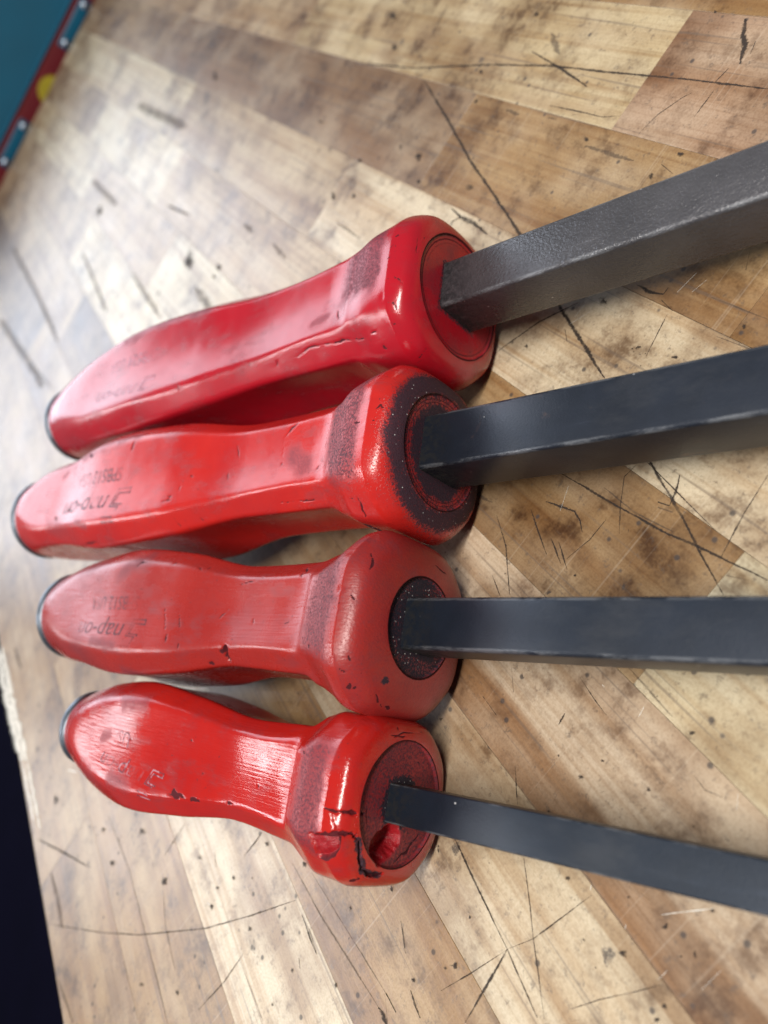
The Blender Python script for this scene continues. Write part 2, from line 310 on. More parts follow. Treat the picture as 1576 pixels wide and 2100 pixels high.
M_WOOD = wood_material()
M_SCRATCH = mark_material('scratch_dirt', (0.034, 0.026, 0.023), 0.80)
M_CUT = mark_material('fine_cut_dirt', (0.075, 0.052, 0.040), 0.5)
M_FAINT = mark_material('faint_stain', (0.095, 0.07, 0.055), 0.45)
M_PALE = mark_material('pale_scratch_edge_glare', (0.78, 0.74, 0.66), 0.8)
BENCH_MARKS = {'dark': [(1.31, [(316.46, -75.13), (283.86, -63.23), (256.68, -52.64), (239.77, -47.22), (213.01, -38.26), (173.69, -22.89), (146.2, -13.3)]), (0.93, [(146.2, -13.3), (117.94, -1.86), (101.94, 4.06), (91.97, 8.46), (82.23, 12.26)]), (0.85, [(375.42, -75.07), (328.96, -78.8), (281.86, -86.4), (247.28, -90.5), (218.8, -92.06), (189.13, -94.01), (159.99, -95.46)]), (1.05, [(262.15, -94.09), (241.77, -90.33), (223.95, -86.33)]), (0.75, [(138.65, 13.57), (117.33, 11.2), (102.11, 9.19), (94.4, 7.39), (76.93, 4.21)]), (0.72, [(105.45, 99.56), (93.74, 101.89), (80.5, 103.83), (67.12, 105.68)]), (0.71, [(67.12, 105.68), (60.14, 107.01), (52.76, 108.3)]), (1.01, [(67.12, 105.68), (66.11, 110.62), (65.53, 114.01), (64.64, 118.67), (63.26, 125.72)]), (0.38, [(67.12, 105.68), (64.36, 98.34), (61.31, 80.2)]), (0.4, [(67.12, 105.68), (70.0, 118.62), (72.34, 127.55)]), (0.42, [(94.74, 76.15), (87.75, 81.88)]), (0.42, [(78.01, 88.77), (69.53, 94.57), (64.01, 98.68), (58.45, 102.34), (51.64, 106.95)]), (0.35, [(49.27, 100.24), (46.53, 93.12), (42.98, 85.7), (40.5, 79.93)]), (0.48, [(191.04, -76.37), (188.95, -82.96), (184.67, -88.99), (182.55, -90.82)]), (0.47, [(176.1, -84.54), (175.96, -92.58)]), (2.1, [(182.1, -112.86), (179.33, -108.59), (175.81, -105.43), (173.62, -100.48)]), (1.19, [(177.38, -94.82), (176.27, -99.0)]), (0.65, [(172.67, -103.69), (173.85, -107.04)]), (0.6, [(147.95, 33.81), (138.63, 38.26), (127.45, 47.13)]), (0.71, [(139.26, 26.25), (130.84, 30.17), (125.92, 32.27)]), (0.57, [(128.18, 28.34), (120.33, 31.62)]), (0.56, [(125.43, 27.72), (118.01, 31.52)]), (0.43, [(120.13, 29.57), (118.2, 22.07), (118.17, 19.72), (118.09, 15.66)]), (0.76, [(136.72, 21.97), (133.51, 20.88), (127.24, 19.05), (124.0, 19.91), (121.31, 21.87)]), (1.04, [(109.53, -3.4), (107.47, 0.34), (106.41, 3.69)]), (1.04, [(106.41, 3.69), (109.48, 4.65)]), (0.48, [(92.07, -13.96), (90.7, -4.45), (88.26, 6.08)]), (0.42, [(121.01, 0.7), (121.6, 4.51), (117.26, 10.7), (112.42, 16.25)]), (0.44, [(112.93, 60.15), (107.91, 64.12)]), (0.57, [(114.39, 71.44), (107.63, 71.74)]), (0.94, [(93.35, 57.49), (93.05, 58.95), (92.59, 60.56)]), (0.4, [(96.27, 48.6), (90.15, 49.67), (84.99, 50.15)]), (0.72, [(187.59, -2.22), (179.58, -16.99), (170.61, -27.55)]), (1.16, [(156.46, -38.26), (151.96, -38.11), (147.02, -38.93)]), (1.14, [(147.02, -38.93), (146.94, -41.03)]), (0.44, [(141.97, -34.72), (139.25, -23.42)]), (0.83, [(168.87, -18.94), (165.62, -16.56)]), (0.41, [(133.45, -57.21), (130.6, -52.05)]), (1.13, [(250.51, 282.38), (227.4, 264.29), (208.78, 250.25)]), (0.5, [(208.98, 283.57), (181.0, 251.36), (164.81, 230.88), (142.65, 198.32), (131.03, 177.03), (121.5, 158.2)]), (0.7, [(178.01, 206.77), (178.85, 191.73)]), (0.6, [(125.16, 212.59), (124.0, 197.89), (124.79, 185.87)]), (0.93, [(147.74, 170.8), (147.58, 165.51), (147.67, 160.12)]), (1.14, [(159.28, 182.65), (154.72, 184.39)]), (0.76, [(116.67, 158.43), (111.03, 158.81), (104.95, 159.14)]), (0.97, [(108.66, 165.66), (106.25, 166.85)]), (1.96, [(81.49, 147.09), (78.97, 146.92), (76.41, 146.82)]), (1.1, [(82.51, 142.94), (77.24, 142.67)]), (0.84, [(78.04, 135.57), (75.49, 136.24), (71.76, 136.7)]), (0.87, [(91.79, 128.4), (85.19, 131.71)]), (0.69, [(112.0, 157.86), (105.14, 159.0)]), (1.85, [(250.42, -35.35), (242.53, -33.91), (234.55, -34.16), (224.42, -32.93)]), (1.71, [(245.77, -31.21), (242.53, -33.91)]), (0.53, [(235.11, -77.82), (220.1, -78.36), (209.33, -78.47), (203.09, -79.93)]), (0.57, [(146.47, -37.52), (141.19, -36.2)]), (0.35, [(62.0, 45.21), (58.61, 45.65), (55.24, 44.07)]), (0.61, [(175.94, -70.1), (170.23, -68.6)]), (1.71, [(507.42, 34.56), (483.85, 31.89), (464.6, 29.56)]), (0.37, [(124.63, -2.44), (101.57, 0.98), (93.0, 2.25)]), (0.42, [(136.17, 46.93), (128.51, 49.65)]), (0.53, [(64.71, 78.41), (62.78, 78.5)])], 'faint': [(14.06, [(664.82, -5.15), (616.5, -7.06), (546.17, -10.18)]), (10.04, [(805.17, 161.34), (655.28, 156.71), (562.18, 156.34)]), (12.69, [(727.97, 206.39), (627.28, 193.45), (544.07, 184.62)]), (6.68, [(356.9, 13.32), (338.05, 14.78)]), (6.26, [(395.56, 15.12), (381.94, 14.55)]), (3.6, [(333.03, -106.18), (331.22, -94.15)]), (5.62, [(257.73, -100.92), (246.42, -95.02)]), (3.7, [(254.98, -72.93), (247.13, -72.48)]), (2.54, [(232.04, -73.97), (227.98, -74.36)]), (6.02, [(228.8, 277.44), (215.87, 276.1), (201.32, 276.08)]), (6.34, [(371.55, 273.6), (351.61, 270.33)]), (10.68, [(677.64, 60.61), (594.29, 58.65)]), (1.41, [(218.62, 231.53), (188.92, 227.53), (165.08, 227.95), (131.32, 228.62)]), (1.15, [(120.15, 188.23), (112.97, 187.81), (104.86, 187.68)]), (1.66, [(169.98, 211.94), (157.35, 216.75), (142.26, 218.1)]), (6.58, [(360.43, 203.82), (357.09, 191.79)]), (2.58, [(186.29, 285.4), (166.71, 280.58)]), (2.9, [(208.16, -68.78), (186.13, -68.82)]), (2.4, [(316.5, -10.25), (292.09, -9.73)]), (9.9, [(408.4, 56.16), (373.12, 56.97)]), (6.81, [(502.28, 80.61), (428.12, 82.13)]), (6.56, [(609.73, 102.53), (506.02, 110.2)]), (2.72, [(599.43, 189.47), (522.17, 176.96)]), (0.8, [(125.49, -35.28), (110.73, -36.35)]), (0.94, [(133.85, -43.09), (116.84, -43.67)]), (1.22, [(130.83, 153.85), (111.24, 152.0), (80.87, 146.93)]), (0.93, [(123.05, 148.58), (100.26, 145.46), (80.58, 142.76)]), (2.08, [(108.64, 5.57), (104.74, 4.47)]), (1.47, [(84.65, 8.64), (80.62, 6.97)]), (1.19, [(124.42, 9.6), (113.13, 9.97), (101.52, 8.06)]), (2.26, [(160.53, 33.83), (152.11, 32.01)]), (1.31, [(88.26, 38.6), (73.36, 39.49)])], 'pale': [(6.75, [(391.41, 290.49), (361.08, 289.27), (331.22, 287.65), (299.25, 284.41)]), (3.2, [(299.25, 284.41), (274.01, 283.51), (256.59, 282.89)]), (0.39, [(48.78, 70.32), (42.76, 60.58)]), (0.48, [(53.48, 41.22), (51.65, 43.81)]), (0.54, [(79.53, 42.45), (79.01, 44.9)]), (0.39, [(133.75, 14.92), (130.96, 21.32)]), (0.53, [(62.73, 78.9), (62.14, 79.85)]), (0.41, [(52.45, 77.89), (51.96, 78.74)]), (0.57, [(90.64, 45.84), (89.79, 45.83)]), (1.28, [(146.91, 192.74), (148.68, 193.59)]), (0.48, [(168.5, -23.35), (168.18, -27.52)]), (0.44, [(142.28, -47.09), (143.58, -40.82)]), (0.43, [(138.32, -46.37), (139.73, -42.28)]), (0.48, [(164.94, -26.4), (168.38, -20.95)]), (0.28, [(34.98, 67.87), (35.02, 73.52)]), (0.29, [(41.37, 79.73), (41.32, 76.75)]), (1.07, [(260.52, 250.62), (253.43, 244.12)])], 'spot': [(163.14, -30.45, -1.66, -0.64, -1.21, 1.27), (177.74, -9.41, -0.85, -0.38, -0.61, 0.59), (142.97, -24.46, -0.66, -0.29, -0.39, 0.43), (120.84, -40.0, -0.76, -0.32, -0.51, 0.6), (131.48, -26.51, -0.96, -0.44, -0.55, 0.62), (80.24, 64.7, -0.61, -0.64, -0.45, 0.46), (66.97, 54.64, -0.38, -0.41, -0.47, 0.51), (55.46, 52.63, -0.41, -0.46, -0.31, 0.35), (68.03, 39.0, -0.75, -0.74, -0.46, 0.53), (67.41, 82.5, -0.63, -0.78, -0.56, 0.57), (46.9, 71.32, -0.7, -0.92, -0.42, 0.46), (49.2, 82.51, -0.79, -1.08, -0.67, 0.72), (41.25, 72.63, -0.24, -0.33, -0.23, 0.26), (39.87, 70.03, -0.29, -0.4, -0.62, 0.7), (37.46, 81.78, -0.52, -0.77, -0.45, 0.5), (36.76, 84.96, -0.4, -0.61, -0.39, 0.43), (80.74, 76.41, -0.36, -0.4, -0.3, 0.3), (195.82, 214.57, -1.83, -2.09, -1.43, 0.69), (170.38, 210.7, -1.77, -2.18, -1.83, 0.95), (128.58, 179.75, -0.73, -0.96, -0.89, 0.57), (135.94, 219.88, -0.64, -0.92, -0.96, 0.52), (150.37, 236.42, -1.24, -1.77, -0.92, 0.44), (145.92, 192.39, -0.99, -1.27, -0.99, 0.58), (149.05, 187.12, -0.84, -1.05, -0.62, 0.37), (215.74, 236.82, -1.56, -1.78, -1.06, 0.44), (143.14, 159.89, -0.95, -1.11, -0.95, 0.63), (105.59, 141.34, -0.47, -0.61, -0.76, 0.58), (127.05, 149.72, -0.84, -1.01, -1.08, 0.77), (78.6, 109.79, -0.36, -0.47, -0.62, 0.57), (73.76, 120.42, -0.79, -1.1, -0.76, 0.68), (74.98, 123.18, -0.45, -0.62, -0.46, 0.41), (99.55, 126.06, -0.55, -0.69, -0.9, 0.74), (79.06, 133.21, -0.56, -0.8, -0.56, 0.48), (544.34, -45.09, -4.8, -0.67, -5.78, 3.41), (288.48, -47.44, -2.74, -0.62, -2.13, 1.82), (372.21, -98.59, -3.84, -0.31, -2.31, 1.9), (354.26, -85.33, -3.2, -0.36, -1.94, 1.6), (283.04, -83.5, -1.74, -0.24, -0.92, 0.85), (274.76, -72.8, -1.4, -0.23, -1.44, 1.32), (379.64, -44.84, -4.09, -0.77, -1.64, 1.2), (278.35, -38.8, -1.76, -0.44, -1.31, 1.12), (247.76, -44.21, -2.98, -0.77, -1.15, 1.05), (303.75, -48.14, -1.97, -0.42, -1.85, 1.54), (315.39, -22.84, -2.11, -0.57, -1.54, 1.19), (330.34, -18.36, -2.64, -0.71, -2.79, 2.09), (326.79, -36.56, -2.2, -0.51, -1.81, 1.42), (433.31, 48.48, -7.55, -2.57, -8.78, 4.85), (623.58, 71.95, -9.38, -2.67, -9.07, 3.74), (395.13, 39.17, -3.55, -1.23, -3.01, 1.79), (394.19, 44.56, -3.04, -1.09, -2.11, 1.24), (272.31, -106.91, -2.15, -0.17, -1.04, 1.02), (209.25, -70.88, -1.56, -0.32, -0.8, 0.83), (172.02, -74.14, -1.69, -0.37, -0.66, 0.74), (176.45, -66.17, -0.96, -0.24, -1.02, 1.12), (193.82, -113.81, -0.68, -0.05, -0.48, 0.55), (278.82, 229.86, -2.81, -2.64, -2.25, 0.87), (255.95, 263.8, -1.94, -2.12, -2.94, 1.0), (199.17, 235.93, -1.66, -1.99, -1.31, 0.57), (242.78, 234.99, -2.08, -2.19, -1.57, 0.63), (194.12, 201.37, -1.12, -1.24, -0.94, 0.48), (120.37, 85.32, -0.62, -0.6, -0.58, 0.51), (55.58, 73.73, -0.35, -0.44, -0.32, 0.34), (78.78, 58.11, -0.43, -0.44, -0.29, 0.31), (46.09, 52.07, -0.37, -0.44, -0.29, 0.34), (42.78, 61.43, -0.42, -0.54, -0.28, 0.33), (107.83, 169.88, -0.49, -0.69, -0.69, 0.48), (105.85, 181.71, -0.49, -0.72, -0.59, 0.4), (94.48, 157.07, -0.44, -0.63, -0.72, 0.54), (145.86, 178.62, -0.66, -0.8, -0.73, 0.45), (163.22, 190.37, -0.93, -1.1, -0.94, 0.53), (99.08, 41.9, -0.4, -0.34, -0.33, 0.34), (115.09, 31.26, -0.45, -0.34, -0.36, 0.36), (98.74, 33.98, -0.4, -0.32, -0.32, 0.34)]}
HANDLE_MARKS = {1: [('m', 0.66, [(-4.9, -5.4, 23.2), (-3.2, -6.4, 22.5), (-2.4, -7.5, 22.0)]), ('m', 0.49, [(-6.4, -12.4, 22.3), (-4.9, -12.6, 21.8), (-4.5, -14.3, 20.6)]), ('m', 0.53, [(-6.8, -16.9, 19.3), (-5.6, -17.3, 18.5)]), ('m', 0.54, [(-4.9, -22.9, 9.0), (-2.0, -21.1, 9.6)]), ('m', 0.9, [(-36.6, -13.8, 16.2), (-29.1, -14.7, 16.2), (-20.2, -16.7, 16.7)]), ('m', 0.49, [(-20.2, -16.7, 16.7), (-14.3, -17.0, 18.1), (-1.6, -15.6, 16.7)]), ('m', 0.4, [(-0.9, 7.5, 19.9), (-0.7, 2.7, 20.2)]), ('m', 0.86, [(-103.2, -14.6, 20.3), (-102.4, -16.1, 19.0)]), ('m', 0.59, [(-68.7, -12.2, 17.6), (-69.9, -13.6, 16.6)]), ('m', 0.58, [(-57.7, -13.7, 15.6), (-58.1, -14.9, 14.4)]), ('s', 2.81, [(-40.9, -6.3, 17.7), (-34.5, -5.4, 17.9)]), ('m', 0.67, [(-6.0, 7.9, 23.3), (-4.9, 8.2, 23.0)]), ('m', 0.6, [(-48.4, -14.2, 15.2), (-42.5, -13.3, 16.2), (-35.8, -13.8, 16.3)]), ('s', 4.59, [(-144.1, 14.1, 21.9), (-116.7, 15.2, 21.2), (-95.2, 13.8, 19.9)]), ('m', 0.58, [(-160.5, -14.2, 20.5), (-162.6, -17.1, 17.7)]), ('m', 0.67, [(-29.9, -5.3, 18.6), (-28.6, -9.4, 19.0)]), ('m', 1.16, [(-13.0, -20.2, 15.0), (-12.6, -20.8, 14.4)])], 2: [('m', 0.6, [(-19.2, 3.1, 20.6), (-10.4, 1.1, 22.7), (-4.5, 0.7, 22.6)]), ('m', 0.87, [(-47.4, 5.7, 15.3), (-45.7, 7.3, 15.5), (-44.0, 8.7, 15.7), (-40.7, 10.2, 15.3)]), ('m', 0.43, [(-47.0, -3.0, 15.0), (-47.8, 4.3, 15.1)]), ('m', 0.54, [(-31.0, -7.2, 15.8), (-30.1, -5.4, 15.8)]), ('m', 0.93, [(-11.6, -17.3, 17.3), (-12.0, -19.5, 15.0), (-12.5, -21.2, 12.7)]), ('m', 0.52, [(-50.4, -13.5, 12.2), (-34.4, -14.0, 11.9), (-13.7, -17.4, 16.9)]), ('m', 0.37, [(-4.1, -16.8, 17.3), (-2.0, -15.3, 16.3)]), ('m', 0.75, [(-4.8, 4.1, 22.6), (-3.9, 5.2, 22.2), (-3.1, 4.3, 21.9)]), ('g', 2.93, [(-15.8, -21.8, 8.2), (-14.6, -22.1, 3.3), (-8.7, -23.0, 0.4)]), ('m', 1.38, [(-120.7, 13.9, 21.5), (-122.0, 10.5, 21.3)]), ('m', 1.68, [(-151.0, 13.6, 21.1), (-148.5, 11.9, 21.4)]), ('m', 1.0, [(-87.4, -2.0, 17.7), (-87.0, -2.3, 17.6)]), ('m', 0.79, [(-91.2, -6.0, 18.6), (-90.8, -6.6, 18.6)]), ('m', 1.02, [(-95.0, -8.8, 19.3), (-94.2, -9.1, 19.3)]), ('m', 0.52, [(-69.3, 6.7, 15.5), (-68.1, 2.7, 15.0)]), ('m', 0.58, [(-71.0, -5.2, 15.5), (-71.4, -2.0, 15.2)]), ('m', 1.34, [(-171.7, -8.9, 18.1), (-170.4, -9.8, 18.3)]), ('m', 1.5, [(-161.1, -6.9, 19.2), (-159.0, -8.5, 19.6)]), ('s', 3.98, [(-156.5, 12.7, 20.4), (-136.7, 15.8, 21.4), (-119.9, 16.3, 20.5)]), ('s', 3.12, [(-173.8, 8.5, 18.0), (-171.2, 9.7, 18.2)]), ('s', 2.87, [(-148.5, -13.8, 21.4), (-141.7, -15.8, 21.3)]), ('m', 0.58, [(-82.8, -15.6, 14.6), (-81.5, -17.0, 12.6)]), ('m', 0.6, [(-92.5, -16.7, 16.2), (-91.2, -18.2, 14.4)]), ('m', 1.27, [(-148.1, -20.6, 15.8), (-138.8, -20.5, 16.8), (-138.0, -21.6, 15.5)]), ('m', 0.82, [(-97.5, -10.6, 19.8), (-92.9, -10.3, 19.2)]), ('s', 5.08, [(-42.8, 0.0, 15.0), (-35.6, -5.8, 15.4)])], 3: [('m', 0.78, [(-3.9, 14.7, 18.6), (-2.6, 12.1, 18.8), (-2.2, 9.6, 19.5)]), ('m', 0.82, [(-32.4, 13.1, 12.2), (-29.8, 10.9, 14.6)]), ('m', 0.58, [(-4.5, 2.9, 22.4), (-3.6, 1.8, 21.8)]), ('g', 1.76, [(-0.8, -14.9, 10.3), (-0.7, -14.6, 9.4)]), ('m', 0.69, [(-1.8, -17.8, 11.5), (-2.2, -19.4, 10.0), (-2.9, -20.9, 7.1)]), ('m', 0.93, [(-5.2, -17.3, 17.3), (-5.5, -18.0, 16.9)]), ('m', 0.66, [(-4.5, -17.9, 16.2), (-4.2, -17.4, 16.3)]), ('m', 0.46, [(-5.9, -14.2, 20.5), (-4.5, -14.7, 19.2)]), ('m', 0.86, [(-3.6, -11.0, 20.7), (-3.6, -11.7, 20.3)]), ('m', 0.51, [(-0.9, 17.5, -1.7), (-0.8, 16.6, -5.3), (-0.9, 15.9, -9.2)]), ('m', 0.54, [(-12.1, 9.5, 22.0), (-8.3, 11.5, 22.4)]), ('m', 0.83, [(-2.4, -20.4, 6.2), (-2.7, -21.0, 4.5)]), ('m', 0.72, [(-30.7, 9.8, 15.1), (-31.5, 11.0, 14.3)]), ('m', 0.9, [(-20.1, -8.8, 18.5), (-19.3, -9.2, 18.8)]), ('m', 0.9, [(-103.3, 12.3, 20.5), (-100.8, 14.4, 20.1), (-97.8, 14.2, 19.9)]), ('m', 0.69, [(-85.6, 13.4, 18.7), (-85.1, 14.6, 17.8)]), ('m', 0.69, [(-71.6, 12.1, 16.4), (-71.2, 13.5, 14.9)]), ('m', 0.52, [(-56.0, 8.1, 14.6), (-51.8, 8.8, 14.7), (-46.7, 9.8, 14.6)]), ('m', 0.42, [(-63.6, -2.7, 14.7), (-59.8, 0.7, 14.2)]), ('m', 0.92, [(-81.3, -8.3, 18.3), (-80.9, -9.8, 18.3)]), ('m', 0.72, [(-75.4, -11.7, 17.5), (-75.4, -10.1, 17.5)]), ('m', 1.56, [(-65.7, -14.6, 12.0), (-64.9, -14.7, 11.6)]), ('m', 2.23, [(-58.1, -10.1, 14.6), (-57.7, -10.6, 14.3), (-59.4, -11.7, 13.4)]), ('m', 1.19, [(-56.4, -10.1, 14.6), (-58.5, -12.5, 12.5), (-58.1, -14.1, 10.8)]), ('d', 1.93, [(-57.7, -10.1, 14.6), (-58.1, -13.1, 11.9)]), ('s', 3.53, [(-119.7, -11.8, 20.4), (-105.8, -13.3, 20.6)]), ('s', 4.85, [(-110.9, 10.6, 20.6), (-102.4, 15.1, 19.7), (-99.9, 16.5, 18.2)]), ('s', 5.02, [(-103.7, -19.8, 15.2), (-98.6, -20.2, 12.6)]), ('m', 0.67, [(-75.8, 13.5, 16.5), (-72.9, 11.7, 16.9)]), ('m', 0.45, [(-85.6, 0.6, 18.3), (-82.6, -7.2, 18.3)]), ('m', 0.55, [(-78.4, -2.0, 17.4), (-76.7, -6.5, 17.4)]), ('m', 0.67, [(-48.0, -2.1, 14.2), (-47.6, -3.3, 14.2)]), ('s', 2.97, [(-9.1, 17.5, 18.1), (-5.9, 18.2, 17.0)])], 4: [('c', 1.1, [(-5.7, -3.0, 20.0), (-3.1, -3.2, 19.2), (-0.7, -2.8, 16.8), (-0.8, -3.0, 12.7)]), ('c', 0.94, [(-10.2, -9.1, 19.2), (-5.7, -8.8, 19.5), (-3.1, -7.8, 18.8), (-1.7, -7.7, 17.7), (-0.6, -7.4, 15.6), (-0.2, -8.4, 13.4)]), ('c', 1.22, [(-0.2, -8.4, 13.4), (-0.2, -10.3, 12.2), (-0.5, -12.6, 11.4), (-0.8, -14.7, 10.2)]), ('c', 1.45, [(-0.8, -14.7, 10.2), (-0.6, -16.0, 6.3), (-0.3, -16.0, 2.6)]), ('g', 1.88, [(-0.2, -8.7, 13.4), (-0.4, -12.3, 11.5), (-0.8, -15.2, 9.4), (-0.5, -16.2, 3.5)]), ('m', 0.93, [(-0.8, -13.4, -1.3), (-0.8, -10.8, -5.8), (-0.8, -7.0, -9.5)]), ('m', 1.01, [(-3.3, -18.0, 10.4), (-2.3, -17.5, 10.1)]), ('m', 0.83, [(-1.8, -17.2, 9.5), (-1.7, -17.0, 9.5)]), ('m', 1.05, [(-1.9, -8.1, 17.8), (-2.3, -10.1, 17.5), (-3.6, -12.5, 16.8), (-6.4, -13.8, 16.8), (-8.6, -13.8, 16.3)]), ('m', 0.47, [(-0.7, 15.5, 8.3), (-0.2, 15.4, 3.1), (-1.2, 17.4, -5.3)]), ('m', 0.47, [(-0.3, 15.1, 6.2), (-0.5, 16.5, 2.4), (-0.7, 16.8, -3.9)]), ('m', 0.6, [(-1.0, 17.2, 4.9), (-0.8, 16.8, 4.8)]), ('s', 2.14, [(-18.3, 8.3, 18.2), (-16.6, 7.5, 18.9)]), ('s', 4.27, [(-12.8, 6.6, 19.4), (-10.7, 8.4, 19.3), (-7.7, 9.5, 19.2)]), ('m', 1.99, [(-67.7, -10.1, 16.3), (-66.4, -11.1, 16.0)]), ('m', 1.08, [(-65.6, -10.3, 15.9), (-63.5, -10.7, 15.5)]), ('m', 1.62, [(-60.9, -10.7, 14.9), (-58.8, -10.4, 14.5)]), ('m', 1.04, [(-47.8, -9.2, 13.3), (-46.1, -9.2, 13.3)]), ('m', 0.41, [(-69.8, -10.3, 16.6), (-68.5, -11.3, 16.3)]), ('m', 0.89, [(-91.8, 1.2, 18.4), (-90.9, 0.9, 18.3)]), ('s', 2.77, [(-107.8, -0.6, 17.7), (-103.6, 0.6, 18.0)]), ('m', 0.54, [(-59.7, -3.9, 14.4), (-59.2, -3.3, 14.3)]), ('m', 0.61, [(-37.3, -2.4, 13.2), (-36.4, -3.1, 13.3)]), ('m', 0.68, [(-66.0, 4.7, 15.6), (-65.6, 4.2, 15.5)]), ('m', 0.71, [(-18.3, 8.3, 18.2), (-16.6, 7.5, 18.9)]), ('s', 5.09, [(-96.4, -10.9, 18.9), (-87.5, -11.2, 18.6)]), ('s', 4.65, [(-97.7, 10.9, 18.9), (-88.4, 12.1, 18.7)]), ('h', 4.13, [(-0.8, -10.0, 4.7), (-0.8, -8.3, 1.4)]), ('q', 2.42, [(-10.7, -9.1, 19.2), (-5.4, -8.8, 19.4), (-1.9, -8.4, 17.7), (-2.3, -10.7, 17.2), (-3.6, -12.5, 16.8), (-5.7, -14.0, 16.5), (-9.0, -14.1, 16.0), (-9.8, -11.6, 18.1)]), ('t', 0.44, [(-4.7, -2.9, 19.8), (-2.0, -3.1, 18.6), (-0.3, -2.6, 15.9), (-0.2, -5.3, 14.8), (-0.2, -7.7, 13.8), (-1.3, -7.8, 17.1), (-2.7, -7.7, 18.5), (-3.8, -5.2, 19.4)])]}
EDGE_WEAR_GLARE = [(6.68, [(385.73, 285.66), (356.0, 284.69), (326.69, 283.31), (295.29, 280.35)]), (3.17, [(295.29, 280.35), (270.47, 279.65), (253.32, 279.16)])]  # pale worn bench edge with its bright glare painted in as colour
# ------------------------------------------------------------------ handle geometry (numpy, local frame: +x to the tip, +y sideways, +z up)
#HANDLE_BEGIN
def pchip(x, xk, yk):
    xk = np.asarray(xk, float); yk = np.asarray(yk, float)
    h = np.diff(xk); d = np.diff(yk) / h; mm = np.zeros_like(yk)
    for i in range(1, len(xk) - 1):
        if d[i-1] * d[i] > 0:
            w1 = 2 * h[i] + h[i-1]; w2 = h[i] + 2 * h[i-1]; mm[i] = (w1 + w2) / (w1 / d[i-1] + w2 / d[i])
    mm[0] = d[0]; mm[-1] = d[-1]
    j = np.clip(np.searchsorted(xk, x) - 1, 0, len(h) - 1); s = (x - xk[j]) / h[j]
    return (2*s**3 - 3*s**2 + 1)*yk[j] + (s**3 - 2*s**2 + s)*h[j]*mm[j] + (-2*s**3 + 3*s**2)*yk[j+1] + (s**3 - s**2)*h[j]*mm[j+1]

def vnoise(P, scale, seed):
    """vectorised value noise, -1..1"""
    Q = P * scale + seed * 17.31
    I = np.floor(Q).astype(np.int64); Fr = Q - I; Fr = Fr * Fr * (3 - 2 * Fr)
    out = np.zeros(len(P))
    for dx in (0, 1):
        for dy in (0, 1):
            for dz in (0, 1):
                hsh = ((I[:, 0] + dx) * 374761393 + (I[:, 1] + dy) * 668265263 + (I[:, 2] + dz) * 2147483647 + seed * 974711) & 0xffffffff
                hsh = ((hsh ^ (hsh >> 13)) * 1274126177) & 0xffffffff
                val = ((hsh ^ (hsh >> 16)) & 0xffff) / 32767.5 - 1
                w = (Fr[:, 0] if dx else 1 - Fr[:, 0]) * (Fr[:, 1] if dy else 1 - Fr[:, 1]) * (Fr[:, 2] if dz else 1 - Fr[:, 2])
                out += w * val
    return out

def sstep(a, b, x):
    s = np.clip((x - a) / (b - a), 0, 1); return s * s * (3 - 2 * s)

def section(th, a, c, p):
    """rounded octagon: flats at distance a, corner flats at distance c (arrays per station)"""
    acc = 0
    for i in range(8):
        ap = a if i % 2 == 0 else c
        acc = acc + np.maximum(0, np.cos(th[None, :] - i * math.pi / 4) * (a / ap)[:, None]) ** p[:, None]
    return a[:, None] * acc ** (-1 / p[:, None])

